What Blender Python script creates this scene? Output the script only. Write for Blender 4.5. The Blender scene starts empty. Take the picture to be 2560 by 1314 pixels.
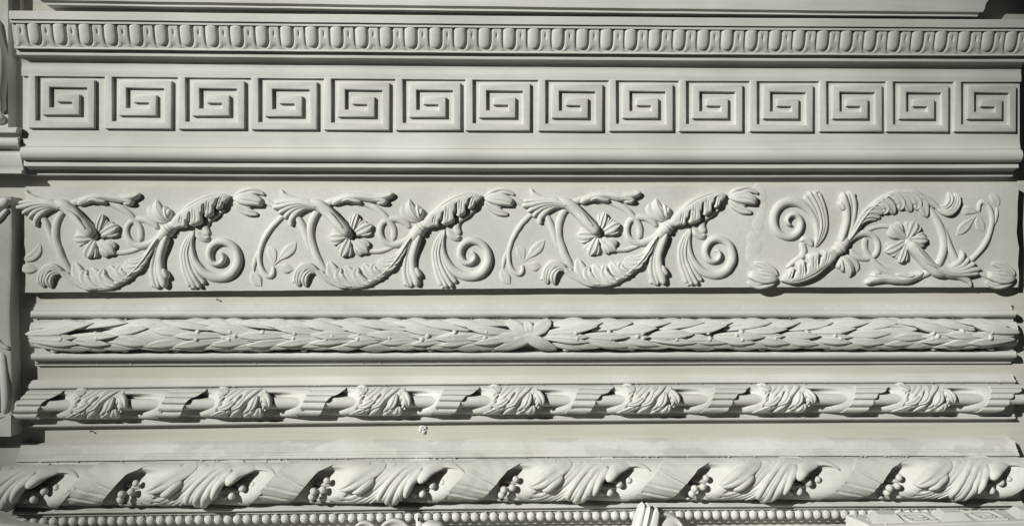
import bpy, bmesh, math, random
import numpy as np
random.seed(7); RNG = np.random.RandomState(11)
sc = bpy.context.scene
COL = sc.collection

# ------------------------------------------------------------------ camera / light
D, F, YAW = 2200.0, 2200.0, math.radians(2.3)      # millimetres; the wall is the plane y = 0
cd = bpy.data.cameras.new("camera"); cam = bpy.data.objects.new("camera", cd); COL.objects.link(cam)
cam.location = (0, -D/1000, 0); cam.rotation_euler = (math.pi/2, 0, -YAW)
cd.sensor_width = 36; cd.lens = 36*F/2560; cd.clip_start = 0.05; cd.clip_end = 200
sc.camera = cam
sc.render.engine = 'CYCLES'; sc.cycles.diffuse_bounces = 2
w = bpy.data.worlds.new("World"); sc.world = w; w.use_nodes = True
w.node_tree.nodes['Background'].inputs[0].default_value = (0.90, 0.97, 1.0, 1)
w.node_tree.nodes['Background'].inputs[1].default_value = 0.009
def spot(name, loc, aim, power, size, blend, rad, col):
    from mathutils import Vector
    l = bpy.data.lights.new(name, 'SPOT'); l.energy = power; l.spot_size = size; l.spot_blend = blend
    l.shadow_soft_size = rad; l.color = col
    o = bpy.data.objects.new(name, l); COL.objects.link(o); o.location = loc
    o.rotation_euler = (Vector(aim)-Vector(loc)).to_track_quat('-Z', 'Y').to_euler()
    return o
KZ = 12.0
spot("key_spot", (-1.09*KZ+0.05, -KZ, 0.68*KZ-0.1), (0.42, 0, -0.27), 26000, math.radians(9.7), 1.0, 0.06, (1.0, 0.99, 0.932))
vs = sc.view_settings; vs.view_transform = 'Standard'; vs.look = 'None'; vs.exposure = 0; vs.gamma = 1
vs.use_curve_mapping = False

# ------------------------------------------------------------------ materials
def plaster(name, col, rough=0.8, bump=0.25, scale=900, streak=False, blotch=None, mottle=0.085):
    m = bpy.data.materials.new(name); m.use_nodes = True; nt = m.node_tree; N = nt.nodes; L = nt.links
    b = N['Principled BSDF']; b.inputs['Roughness'].default_value = rough
    b.inputs['Specular IOR Level'].default_value = 0.25
    g = N.new('ShaderNodeNewGeometry')
    n1 = N.new('ShaderNodeTexNoise'); n1.inputs['Scale'].default_value = 5.0; n1.inputs['Detail'].default_value = 7
    L.new(g.outputs['Position'], n1.inputs['Vector'])
    n2 = N.new('ShaderNodeTexNoise'); n2.inputs['Scale'].default_value = scale*0.4; n2.inputs['Detail'].default_value = 4
    n3 = N.new('ShaderNodeTexNoise'); n3.inputs['Scale'].default_value = 90; n3.inputs['Detail'].default_value = 5
    if streak:
        mp = N.new('ShaderNodeMapping'); mp.inputs['Scale'].default_value = (0.035, 1, 1)
        L.new(g.outputs['Position'], mp.inputs['Vector'])
        L.new(mp.outputs[0], n2.inputs['Vector']); L.new(mp.outputs[0], n3.inputs['Vector'])
    else:
        L.new(g.outputs['Position'], n2.inputs['Vector']); L.new(g.outputs['Position'], n3.inputs['Vector'])
    r = N.new('ShaderNodeValToRGB'); e = r.color_ramp.elements
    e[0].position = 0.3; e[1].position = 0.7
    e[0].color = tuple(c*(1-mottle*1.6) for c in col)+(1,); e[1].color = tuple(min(1, c*(1+mottle)) for c in col)+(1,)
    e[0].color = (e[0].color[0], e[0].color[1]*0.995, e[0].color[2]*0.97, 1)
    L.new(n1.outputs['Fac'], r.inputs['Fac'])
    out = r.outputs['Color']
    # fine speckle of the surface
    r2 = N.new('ShaderNodeValToRGB'); e2 = r2.color_ramp.elements; e2[0].position = 0.33; e2[1].position = 0.6
    e2[0].color = (0.90, 0.895, 0.88, 1); e2[1].color = (1, 1, 1, 1)
    L.new(n3.outputs['Fac'], r2.inputs['Fac'])
    mx = N.new('ShaderNodeMix'); mx.data_type = 'RGBA'; mx.blend_type = 'MULTIPLY'; mx.inputs['Factor'].default_value = 0.55
    L.new(out, mx.inputs['A']); L.new(r2.outputs['Color'], mx.inputs['B']); out = mx.outputs['Result']
    oi = N.new('ShaderNodeObjectInfo'); mr = N.new('ShaderNodeMapRange'); mr.inputs['To Min'].default_value = 0.955; mr.inputs['To Max'].default_value = 1.03
    L.new(oi.outputs['Random'], mr.inputs['Value']); mo = N.new('ShaderNodeMix'); mo.data_type = 'RGBA'; mo.blend_type = 'MULTIPLY'; mo.inputs['Factor'].default_value = 1.0
    L.new(out, mo.inputs['A']); L.new(mr.outputs[0], mo.inputs['B']); out = mo.outputs['Result']
    if blotch:  # random greyer blotches multiplied into the base colour
        nd = N.new('ShaderNodeTexNoise'); nd.inputs['Scale'].default_value = 9; nd.inputs['Detail'].default_value = 4
        mpd = N.new('ShaderNodeMapping'); mpd.inputs['Scale'].default_value = (1, 1, 2.6)
        L.new(g.outputs['Position'], mpd.inputs['Vector']); L.new(mpd.outputs[0], nd.inputs['Vector'])
        rd = N.new('ShaderNodeValToRGB'); ed = rd.color_ramp.elements; ed[0].position = 0.50; ed[1].position = 0.535
        L.new(nd.outputs['Fac'], rd.inputs['Fac'])
        md = N.new('ShaderNodeMix'); md.data_type = 'RGBA'; md.blend_type = 'MULTIPLY'
        ed[0].color = (0, 0, 0, 1); ed[1].color = (blotch, blotch, blotch, 1)
        L.new(rd.outputs['Color'], md.inputs['Factor']); L.new(out, md.inputs['A']); md.inputs['B'].default_value = (0.6, 0.6, 0.585, 1)
        out = md.outputs['Result']
    L.new(out, b.inputs['Base Color'])
    bp = N.new('ShaderNodeBump'); bp.inputs['Strength'].default_value = bump; bp.inputs['Distance'].default_value = 0.0006
    ad = N.new('ShaderNodeMath'); ad.operation = 'ADD'; m2 = N.new('ShaderNodeMath'); m2.operation = 'MULTIPLY'; m2.inputs[1].default_value = 0.22; L.new(n2.outputs['Fac'], m2.inputs[0]); L.new(m2.outputs[0], ad.inputs[0])
    m3 = N.new('ShaderNodeMath'); m3.operation = 'MULTIPLY'; m3.inputs[1].default_value = 1.6; L.new(n3.outputs['Fac'], m3.inputs[0])
    L.new(m3.outputs[0], ad.inputs[1]); L.new(ad.outputs[0], bp.inputs['Height']); L.new(bp.outputs[0], b.inputs['Normal'])
    return m
PL = plaster('plaster_cast', (0.57, 0.562, 0.54))
PR = plaster('plaster_run', (0.56, 0.55, 0.525), streak=True)
PD = plaster('plaster_run_blotchy', (0.57, 0.562, 0.54), streak=False, blotch=0.30)
PW = plaster('wall_paint', (0.525, 0.512, 0.465), streak=True, bump=0.15, mottle=0.03)
PB = plaster('plaster_lit', (0.60, 0.592, 0.575))  # paler copy of the plaster: brightness of facing the lamp put into colour
IR = plaster('rusty_iron_and_hole_shade', (0.03, 0.025, 0.02), rough=0.6)  # iron of the nails; near-black also paints the horn hole's shade

# ------------------------------------------------------------------ geometry helpers (mm, photo measurements)
SA, CA = math.sin(YAW), math.cos(YAW)
def U(px, py, d):
    """a point of the photograph, taken to the plane standing d mm in front of the wall -> X, Z in mm"""
    px = np.asarray(px, float); py = np.asarray(py, float)
    r = (px-1280)/F; u = -(py-657)/F
    t = (D-d)/(CA-r*SA)
    return t*(SA+r*CA), t*u
class Sheet:
    """flat sheet parallel to the wall at depth d, drawn in units of an enlarged view"""
    def __init__(s, d, ox=0, oy=0, k=1.0, org=(0, 0)): s.d, s.ox, s.oy, s.k, s.org = d, ox, oy, k, org
    def to(s, x, y):
        X, Z = U(s.ox+np.asarray(x)/s.k, s.oy+np.asarray(y)/s.k, s.d)
        return X-s.org[0], Z-s.org[1]
class Strip:
    """mm along the moulding, mm below its axis"""
    def __init__(s, d, Zc=0, dz=lambda X: 0*X): s.d, s.Zc, s.dz = d, Zc, dz
    def to(s, x, y): return x, s.Zc+s.dz(x)-y

class MB:
    def __init__(s): s.v = []; s.f = []; s.n = 0
    def add(s, V, Fs):
        V = np.asarray(V, float).reshape(-1, 3); s.v.append(V)
        s.f += [tuple(i+s.n for i in f) for f in Fs]; s.n += len(V)
    def grid(s, P, closev=False, cap=False, loopu=False):
        nu, nv = P.shape[:2]; Fs = []
        for i in range(nu if loopu else nu-1):
            i2 = (i+1) % nu
            for j in range(nv if closev else nv-1):
                j2 = (j+1) % nv
                Fs.append((i*nv+j, i*nv+j2, i2*nv+j2, i2*nv+j))
        if cap: Fs += [tuple(range(nv-1, -1, -1)), tuple((nu-1)*nv+j for j in range(nv))]
        s.add(P, Fs)
    def mesh(s, name, mat, org=(0, 0, 0), sharp=40):
        V = (np.vstack(s.v)-np.array(org))/1000.0
        me = bpy.data.meshes.new(name); me.from_pydata(V.tolist(), [], s.f)
        bm_ = bmesh.new(); bm_.from_mesh(me); bmesh.ops.recalc_face_normals(bm_, faces=bm_.faces[:])
        if sum(f.normal.y*f.calc_area() for f in bm_.faces) > 1e-6: bmesh.ops.reverse_faces(bm_, faces=bm_.faces[:])
        bm_.to_mesh(me); bm_.free()
        me.materials.append(mat); me.polygons.foreach_set('use_smooth', [True]*len(me.polygons))
        me.set_sharp_from_angle(angle=math.radians(sharp)); me.update()
        return me
def obj(name, me, parent=None, loc=(0, 0, 0)):
    o = bpy.data.objects.new(name, me); COL.objects.link(o)
    o.parent = parent; o.location = tuple(c/1000 for c in loc); return o
def vary(me, seed, amp):
    """another cast of the same piece: low, smooth differences"""
    me2 = me.copy(); n = len(me2.vertices); V = np.zeros(n*3); me2.vertices.foreach_get('co', V); V = V.reshape(-1, 3); r = np.random.RandomState(seed)
    D_ = np.zeros_like(V)
    for k in range(5):
        q = r.uniform(-1, 1, 3)*(25+45*k); ph = r.uniform(0, 6.28, 3); a_ = V@q
        for c in range(3): D_[:, c] += np.sin(a_+ph[c])/(1+0.6*k)
    V = V+D_*amp/1000; me2.vertices.foreach_set('co', V.ravel()); me2.update(); return me2
def thing(name, label, cat, org, group=None):
    o = bpy.data.objects.new(name, None); COL.objects.link(o); o.location = tuple(c/1000 for c in org)
    o.empty_display_size = 0.05
    tag(o, label, cat, group); return o
def tag(o, label, cat, group=None):
    o['label'] = label; o['category'] = cat
    if group: o['group'] = group
def catmull(pts, n):
    k = max(len(q) for q in pts); p = np.array([tuple(q)+(0,)*(k-len(q)) for q in pts], float)
    if len(p) == 2: fine = p[0]+(p[1]-p[0])*np.linspace(0, 1, 60)[:, None]
    else:
        q = np.vstack([2*p[0]-p[1], p, 2*p[-1]-p[-2]]); out = []
        for i in range(len(p)-1):
            t = np.linspace(0, 1, 24, endpoint=False)[:, None]; a, b, c, d = q[i:i+4]
            out.append(0.5*(2*b+(c-a)*t+(2*a-5*b+4*c-d)*t**2+(3*b-a-3*c+d)*t**3))
        fine = np.vstack(out+[p[-1:]])
    s = np.r_[0, np.cumsum(np.linalg.norm(np.diff(fine[:, :2], axis=0), axis=1))]
    u = np.linspace(0, s[-1], n)
    return np.stack([np.interp(u, s, fine[:, k]) for k in range(fine.shape[1])], 1), s[-1]
def ev(a, t):
    a = np.atleast_1d(np.asarray(a, float))
    if len(a) == 1: return np.full_like(t, a[0])
    x = np.linspace(0, 1, len(a))
    # smooth interpolation
    c, _ = catmull(np.stack([x, a], 1), 200) if len(a) > 2 else (np.stack([x, a], 1), 0)
    return np.interp(t, c[:, 0], c[:, 1])
def stroke(mb, M, pts, hw, h, n=26, m=9, base=0.0, form='round', ribs=0, ramp=0.12, caps=(1, 1), skirt=4.0, surf=None, lobes=None, carve=None):
    """a carved member: path, half width, crown height in mm over the sheet"""
    P, Ln = catmull(pts, n); t = np.linspace(0, 1, n)
    T = np.gradient(P[:, :2], axis=0); T /= np.linalg.norm(T, axis=1)[:, None]+1e-9
    Nn = np.stack([-T[:, 1], T[:, 0]], 1)
    if isinstance(hw, tuple): wl, wr = ev(hw[0], t), ev(hw[1], t)
    else: wl = ev(hw, t); wr = wl.copy()
    hh = ev(h, t).copy(); bb = ev(base, t)
    zx = P[:, 2] if P.shape[1] > 2 else 0*t
    for e, c in enumerate(caps):
        if c <= 0: continue
        wa = (wl if e == 0 else wl[::-1])
        cl = max(1e-6, c*max(wl.max(), wr.max())/Ln); q = t if e == 0 else 1-t
        k = np.sqrt(np.clip(1-(1-np.clip(q/cl, 0, 1))**2, 0.0016, 1))
        wl, wr, hh = wl*k, wr*k, hh*(0.35+0.65*k)
    if lobes:
        nl, am = lobes; k = 1-am+am*np.abs(np.sin(math.pi*nl*t))**0.6; wl = wl*k; wr = wr*k
    s = np.sin(np.linspace(-math.pi/2, math.pi/2, m)); S = s[None, :]
    rd = np.sqrt(np.clip(1-S**2, 0, 1))
    if form == 'round': f = rd
    elif form == 'flat': f = np.clip(1-S**6, 0, 1)**0.5
    elif form == 'leaf': f = rd**0.7*(0.72+0.28*np.abs(S)) - 0.22*np.exp(-(S/0.16)**2)
    elif form == 'ridge': f = rd**0.8*0.7+0.3*np.exp(-(S/0.2)**2)
    elif form == 'cup': f = np.clip(1-S**8, 0, 1)**0.5*(0.55+0.45*S**2)
    else: f = rd
    if ribs: f = f+ramp*np.cos(math.pi*ribs*S)*np.clip(1-S**4, 0, 1)
    off = np.where(S < 0, S*wl[:, None], S*wr[:, None])
    x = P[:, 0:1]+Nn[:, 0:1]*off; y = P[:, 1:2]+Nn[:, 1:2]*off
    z0 = surf(x, y) if surf else 0*x
    z = z0+(bb+zx)[:, None]+hh[:, None]*f
    if carve: z = z+carve(t[:, None]+0*S, S+0*t[:, None])
    x = np.concatenate([x[:, :1], x, x[:, -1:]], 1); y = np.concatenate([y[:, :1], y, y[:, -1:]], 1)
    z = np.concatenate([z0[:, :1]-skirt, z, z0[:, -1:]-skirt], 1)
    X, Z = M.to(x, y)
    mb.grid(np.stack([X, -(M.d+z), Z], 2), closev=False, cap=True)
def ball(mb, c, r, nu=10, nv=14, squash=(1, 1, 1)):
    th = np.linspace(0, math.pi, nu)[:, None]; ph = np.linspace(0, 2*math.pi, nv, endpoint=False)[None, :]
    P = np.stack([np.sin(th)*np.cos(ph)*squash[0], -np.cos(th)*squash[1]+0*ph, np.sin(th)*np.sin(ph)*squash[2]], 2)*r
    mb.grid(P+np.array(c), closev=True)
def box(mb, x0, x1, y0, y1, z0, z1):
    mb.add([(x, y, z) for x in (x0, x1) for y in (y0, y1) for z in (z0, z1)],
           [(0, 1, 3, 2), (4, 6, 7, 5), (0, 4, 5, 1), (2, 3, 7, 6), (0, 2, 6, 4), (1, 5, 7, 3)])
def bowfit(anch, d):
    """a moulding's own slight tilt and bow: dz(X), from three points along one of its lines"""
    X, Z = U([a[0] for a in anch], [a[1] for a in anch], d)
    X0, Z0 = U(1280, anch[1][1], d)
    c = np.polyfit(X, Z-Z0, 2)
    return lambda x: np.polyval(c, x)
def refine(prof):
    return prof
def run_profile(prof, xl, xr, dz, nx=70, jag=0.0, wob=0.18, close_to=-6):
    """a run moulding: profile [(row of the photograph at mid-length, mm from wall)], from X=xl to xr"""
    q = []
    for (py, d) in prof:
        X, Z = U(1280, py, d); q.append((float(Z), d))
    q = np.array(q); q = np.vstack([[q[0, 0], close_to], q, [q[-1, 0], close_to]])
    xs = np.linspace(xl, xr, nx); P = np.zeros((nx, len(q), 3))
    rs = RNG.rand(6)*6.28
    for i, x in enumerate(xs):
        P[i, :, 0] = x
        wv = wob*(math.sin(x*0.011+rs[0])+0.7*math.sin(x*0.027+rs[1])+0.5*math.sin(x*0.071+rs[2]))
        P[i, :, 1] = -(q[:, 1]+wv*(q[:, 1] > 3)); P[i, :, 2] = q[:, 0]+dz(x)+wv*0.6
    if jag:
        P[0, :, 0] += RNG.uniform(-jag, jag, len(q)); P[-1, :, 0] += RNG.uniform(-jag, jag, len(q))
    mb = MB(); mb.grid(P, closev=True, cap=True); return mb
def arc(p0, p1, bul, n=7):
    """curved run between two profile points; bul>0 swells outward (away from the wall), <0 is hollow"""
    (y0, d0), (y1, d1) = p0, p1; out = []
    for i in range(1, n):
        t = i/n; k = 4*t*(1-t)
        ny, nd = -(d1-d0), (y1-y0)
        out.append((y0+(y1-y0)*t+ny*bul*k, d0+(d1-d0)*t+nd*bul*k))
    return [p0]+out+[p1]
def torus_pts(y0, d0, y1, d1, depth, n=9):
    out = []
    for i in range(n+1):
        a = math.pi*i/n; t = (1-math.cos(a))/2
        out.append((y0+(y1-y0)*t, d0+(d1-d0)*t+depth*math.sin(a)))
    return out
def Xat(px, py, d): return float(U(px, py, d)[0])
def Zat(px, py, d): return float(U(px, py, d)[1])

# ------------------------------------------------------------------ wall
mb = MB(); nx, nz = 60, 40
gx = np.linspace(-1750, 1750, nx); gz = np.linspace(-860, 900, nz)
P = np.zeros((nx, nz, 3))
for i, x in enumerate(gx):
    for j, z in enumerate(gz):
        P[i, j] = (x, 0.5*math.sin(x*.004+z*.003)+0.35*math.sin(x*.013-z*.011), z)
mb.grid(P)
wall = obj('wall', mb.mesh('wall', PW)); wall['kind'] = 'structure'
mb = MB(); box(mb, -1750, 1750, -420, 3, -800, -752)
ledge = obj('ledge', mb.mesh('ledge', PW)); ledge['kind'] = 'structure'

# ------------------------------------------------------------------ top crown moulding (row 0)
dz0 = bowfit([(130, 1), (1280, 17.5), (2440, 31)], 50)
pr = [(-150, 100), (-130, 104), (-128, 98), (-95, 97)] + arc((-70, 96), (8, 56), -0.2, 9) + \
     [(17, 55), (17.2, 47.5), (28.5, 47)] + arc((29, 46.5), (35.5, 14), -0.10, 5) + [(36.5, 4)]
xl, xr = Xat(112, 20, 47), Xat(2462, 20, 47)
t0 = thing('crown_moulding_cast', 'plain hollow crown moulding with broken end above the egg and dart cornice', 'moulding cast', (0, 0, Zat(1280, 10, 0)))
m0 = run_profile(pr, xl, xr, dz0, wob=0.25)
P0 = m0.v[0].reshape(70, -1, 3)
# mitred left end, slanting broken right end
zz = P0[0, :, 2]; zb = zz.min()
P0[0, :, 0] -= (zz-zb)*1.1; P0[1, :, 0] -= (zz-zb)*0.35
zz = P0[-1, :, 2]; P0[-1, :, 0] += (zz-zz.min())*0.62-18+RNG.uniform(-3.5, 3.5, len(zz))
obj('moulding_body', m0.mesh('moulding_body', PR, t0.location*1000, 32), t0)

# ------------------------------------------------------------------ greek key cornice (rows 1-2)
dzc = bowfit([(95, 190.5), (1280, 200), (2545, 205)], 53)
prc = [(40.5, 60), (40.8, 122), (42, 125), (60.8, 125), (61.2, 124), (61.6, 120.5), (70, 120), (70.6, 116)] + \
      arc((71, 113), (128.5, 99), 0.02, 9) + [(129.5, 99.5), (130.2, 101), (132.6, 101), (133.4, 99.5), (134, 92), (139.6, 91), (148.2, 90), (148.8, 86.5)] + \
      arc((149.4, 84), (186, 69), -0.20, 10) + [(193, 68.4), (199.6, 68), (200, 67), (200.3, 62)] + \
      [(340, 62), (352, 62.4), (362, 63.6), (368, 65), (371.5, 66.2)] + torus_pts(372.5, 65, 405, 61, 13) + \
      [(405.6, 58), (419.6, 58), (420, 57), (420.4, 52)] + arc((421.5, 50), (438, 35), -0.17, 7) + [(441, 34), (441.8, 32), (444, 10), (444.3, 4)]
CS = 15.0
prc = [(y, max(d-CS, 3) if d > 40 else max(3, d*0.55)) for y, d in prc]
CL, CR = Xat(57, 260, 47), Xat(2549, 260, 47)
t1 = thing('greek_key_cornice_cast', 'deep plaster cornice with egg and dart band over a greek key fret', 'cornice cast', (0, 0, Zat(1280, 250, 0)))
o1 = np.array(t1.location)*1000
mbc = run_profile(prc, CL, CR, dzc, nx=90)
obj('cornice_body', mbc.mesh('cornice_body', PR, o1, 30), t1)
# keys
kx = [79, 270, 452.5, 635, 817, 995, 1170, 1352, 1528, 1703, 1880, 2053, 2220, 2390]
def key_mesh():
    path = [(638, 199.5), (638, 320.3), (784, 320.3), (784, 218.5), (672.5, 218.5), (672.5, 287.3), (746.5, 287.3), (746.5, 254.5), (700, 254.5)]
    path = [(x-635, y-200) for x, y in path]; hwid = 8.7
    p = np.array(path, float)
    def outline(hw, ext):
        q = p.copy(); d0 = (q[1]-q[0])/np.linalg.norm(q[1]-q[0]); d1 = (q[-1]-q[-2])/np.linalg.norm(q[-1]-q[-2])
        q[-1] += d1*ext
        L_, R_ = [], []
        for i in range(len(q)):
            if i == 0: n_ = np.array([-d0[1], d0[0]])
            elif i == len(q)-1: n_ = np.array([-d1[1], d1[0]])
            else:
                a = (q[i]-q[i-1]); a /= np.linalg.norm(a); b = (q[i+1]-q[i]); b /= np.linalg.norm(b)
                n_ = np.array([-a[1], a[0]])+np.array([-b[1], b[0]])
            L_.append(q[i]+n_*hw); R_.append(q[i]-n_*hw)
        return np.array(L_), np.array(R_)
    lv = [(hwid+1.2, 1.2, -1.5), (hwid+0.9, 0.9, 1.2), (hwid+0.3, 0.3, 7.4), (hwid-0.5, -0.5, 8.4), (hwid-1.7, -1.7, 8.8)]
    rings = []
    for hw, ext, z in lv:
        L_, R_ = outline(hw, ext)
        pts = np.vstack([L_, R_[::-1]])
        rings.append(np.stack([pts[:, 0], np.full(len(pts), -z), -pts[:, 1]], 1))
    P = np.array(rings); m = MB(); m.grid(P, closev=True)
    k = len(p); nt = len(lv)-1; base = nt*2*k
    Fs = [(base+i, base+i+1, base+2*k-2-i, base+2*k-1-i) for i in range(k-1)]
    m.f += Fs
    return m
KM = key_mesh().mesh('fret', PL, sharp=60)
for i, x in enumerate(kx):
    X = Xat(x, 260, 51); Zt = Zat(1280, 200.3, 51)+float(dzc(X))
    s = 0.958
    o = obj('fret', KM, t1, (X-o1[0], -62+CS-o1[1], Zt-o1[2]))
    o.scale = (s, 1, s); o.rotation_euler = (0, 0.004*math.sin(i*2.1), 0)
    if i == 0: o.scale = (s*0.985, 1, s)
# eggs and darts
x0e, x1e = Xat(84, 95, 98), Xat(2529.5, 110, 98); pe = (x1e-x0e)/40
Ze = Zat(1280, 72, 98); Zb = Zat(1280, 128, 85)
def ovolo(y):      # depth of the ovolo at mm below its top
    t = np.clip(y/(Ze-Zb), -0.05, 1.05); return 113-CS-14*t+1.1*4*t*(1-t)
class Ov:
    d = 0
    def to(s, x, y): return x, -y
mb = MB(); HH = Ze-Zb
# egg: rounded body, flat at top
nt_, mt_ = 16, 13
tt = np.linspace(0, 1, nt_); S = np.sin(np.linspace(-math.pi/2, math.pi/2, mt_))
wd = 14.4*np.where(tt < 0.5, 0.95+0.05*np.sin(tt*math.pi), np.sqrt(np.clip(1-((tt-0.5)/0.5)**2.8, 0.0, 1)))
wd *= np.where(tt < 0.06, 0.78+0.22*np.sqrt(np.clip(tt/0.06, 0, 1)), 1)
yy = -0.5+tt*(HH*0.945)
def eggmesh(seed):
    r = np.random.RandomState(seed); mb = MB()
    X = wd[:, None]*S[None, :]+0*yy[:, None]; Y = yy[:, None]+0*X
    dome = np.sqrt(np.clip(1-S[None, :]**2, 0, 1))**0.75*np.sqrt(np.clip(wd/14, 0, 1))[:, None]*(7.8*(1-0.12*tt))[:, None]
    Z = ovolo(Y)+dome+r.uniform(-0.25, 0.25, X.shape)*(dome > 2)-0.8
    X = np.concatenate([X[:, :1], X, X[:, -1:]], 1); Y = np.concatenate([Y[:, :1], Y, Y[:, -1:]], 1)
    Z = np.concatenate([Z[:, :1]-6, Z, Z[:, -1:]-6], 1)
    mb.grid(np.stack([X, -Z, -Y], 2), cap=True)
    return mb.mesh('egg', PL, sharp=60)
eggs = [eggmesh(i) for i in range(4)]
# dart with its husk: two flanking rims that swing under the eggs and a tongue between
def dartmesh():
    mb = MB(); M = Ov()
    # rims
    for s in (-1, 1):
        # body of the dart, spreading below
        pass
    tt = np.linspace(0, 1, 18); S = np.linspace(-1, 1, 15)
    wdt = np.interp(tt, [0, 0.05, 0.1, 0.5, 0.68, 0.8, 0.9, 0.97, 1.0], [9.5, 11.5, 12.0, 12.0, 12.6, 14.0, 16.5, 21.5, 24.5])
    Y = (-0.5+tt*(HH*0.995))[:, None]+0*S[None, :]; X = wdt[:, None]*S[None, :]
    u = np.abs(X)/wdt[:, None]
    hgt = np.interp(tt, [0, 0.08, 0.55, 0.75, 0.9, 1.0], [4.5, 5.4, 5.0, 4.0, 2.6, 1.2])[:, None]
    # flat face with lifted rims, round shoulders, shallow slot in the middle, arrow cut at the foot
    f = np.clip(1-u**8, 0, 1)**0.5*(0.84+0.16*u**2)
    slot = np.exp(-(X/1.9)**2)*np.clip(1-((tt[:, None]-0.34)/0.17)**2, 0, 1)
    foot = np.clip((tt[:, None]-0.78)/0.06, 0, 1)*(np.abs(X) < (3+22*np.clip(tt[:, None]-0.76, 0, 1)))
    Z = ovolo(Y)+hgt*f-3.2*slot-1.5*foot-0.4
    X = np.concatenate([X[:, :1], X, X[:, -1:]], 1); Y = np.concatenate([Y[:, :1], Y, Y[:, -1:]], 1)
    Z = np.concatenate([Z[:, :1]-5, Z, Z[:, -1:]-5], 1)
    mb.grid(np.stack([X, -Z, -Y], 2), cap=True)
    return mb.mesh('dart', PL, sharp=50)
DM = dartmesh()
for i in range(-1, 42):
    X = x0e+i*pe; zt = Ze+float(dzc(X))
    if CL-6 < X < CR+3 and i >= 0:
        obj('egg', eggs[i % 4], t1, (X-o1[0]+random.uniform(-.6, .6), -o1[1], zt-o1[2]))
    X += pe*0.5
    if CL+8 < X < CR-12: obj('dart', DM, t1, (X-o1[0], -o1[1], zt-o1[2]))

# ------------------------------------------------------------------ scrollwork frieze (row 3)
FZ = 25.0
t2 = thing('scrollwork_frieze_cast', 'flat plaster frieze panel carved with rosettes, acanthus scrolls and buds', 'frieze cast', (0, 0, Zat(1280, 595, 0)))
o2 = np.array(t2.location)*1000
mb = MB(); nx = 90
top = np.interp(np.linspace(62, 2546, nx), [62, 640, 1280, 1900, 2546], [466, 465.5, 466.7, 464, 464.5])
bot = np.interp(np.linspace(62, 2546, nx), [62, 640, 1280, 1900, 2546], [731, 726, 720.5, 717.5, 717.5])+RNG.uniform(-.4, .4, nx)
px = np.linspace(62, 2546, nx); nv = 14
P = np.zeros((nx, nv+2, 3))
for j in range(nv):
    v = j/(nv-1); X, Z = U(px, top+(bot-top)*v, FZ)
    P[:, j, 0] = X; P[:, j, 2] = Z; P[:, j, 1] = -(FZ+0.5*np.sin(X*0.006+v*3)+0.3*np.sin(X*0.021-v*5)+RNG.uniform(-.08, .08, nx))
P[:, 0, 1] += 1.2; P[:, nv-1, 1] += 0.6
P[:, nv] = P[:, nv-1]; P[:, nv, 1] = 6; P[:, nv+1] = P[:, 0]; P[:, nv+1, 1] = 6
rag = RNG.uniform(-3, 3, nv); rag[5:8] -= 4
P[0, :nv, 0] += RNG.uniform(-1.5, 2.5, nv); P[-1, :nv, 0] += rag
P[0, nv:, 0] = P[0, 0, 0]; P[-1, nv:, 0] = P[-1, 0, 0]
mb.grid(P, closev=True, cap=True)
obj('panel', mb.mesh('panel', PL, o2, 45), t2)

UO = U(872, 590, FZ)                       # unit origin: the middle rosette
SH = Sheet(FZ, 600, 440, 3.657, UO)
FU = []                                    # (name, mesh, sub-parts)
def fpart(name, fn, subs=()):
    m = MB(); fn(m); FU.append((name, m.mesh(name, PL, sharp=55), subs))
S_ = lambda q, pts, hw, h, **k: stroke(q, SH, pts, hw, [v*(0.78 if max(h) <= 12 else 0.9) for v in h], **k)
def f_ring(m):
    S_(m, [(790, 880), (735, 790), (680, 680), (645, 560), (650, 450), (690, 350), (750, 285), (850, 232), (940, 205)], [20, 34, 37, 37, 36, 34, 34, 30], [5, 9, 10, 10, 10, 9, 9, 8], n=44, m=11)
def f_ring2(m):
    S_(m, [(985, 235), (1080, 240), (1180, 265), (1270, 315), (1340, 385), (1395, 460), (1405, 520), (1395, 590)], [22, 22, 30, 33, 32, 30, 30, 28], [5, 6, 7, 9, 9, 8, 7, 6], n=36)
def f_loop(m):
    S_(m, [(1620, 510, 5), (1560, 565, 3), (1480, 608, 1), (1390, 625, 0), (1310, 585), (1278, 510), (1300, 430), (1370, 392), (1450, 395), (1520, 430), (1560, 478)], [38, 36, 33, 32, 30, 29, 28, 28, 30, 32, 26], [10, 10, 10, 10, 9, 9, 8, 8, 9, 9, 7], n=54)
def f_tendril(m):
    S_(m, [(1120, 680), (1190, 688), (1270, 686), (1350, 664), (1440, 622)], [24, 22, 20, 18, 14], [7, 7, 6, 5, 4], n=20)
def f_stub(m):
    S_(m, [(500, 345), (545, 405), (590, 500), (625, 610), (650, 700)], [26, 33, 33, 30, 16], [7, 9, 9, 7, 3], n=22)
def f_arc(m):
    S_(m, [(420, 340), (370, 385), (285, 470), (215, 580), (178, 700), (180, 800), (215, 880), (268, 918), (302, 890), (303, 820)], [24, 25, 26, 26, 24, 23, 22, 24, 24, 16], [6, 7, 8, 8, 7, 7, 7, 8, 8, 5], n=46)
    S_(m, [(165, 680), (140, 760), (125, 830), (128, 870)], [8, 18, 18, 10], [2, 4, 4, 2], n=14)
def f_stemleaf(m): S_(m, [(118, 860), (128, 910), (155, 960), (196, 1012)], [8, 44, 46, 6], [2, 4.5, 4.5, 2], form='leaf', n=18, m=11)
def leafA(m): S_(m, [(304, 815), (302, 760), (288, 700), (252, 630)], [8, 34, 48, 6], [2.5, 4, 4, 1.5], form='leaf', n=20, m=11)
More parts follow.
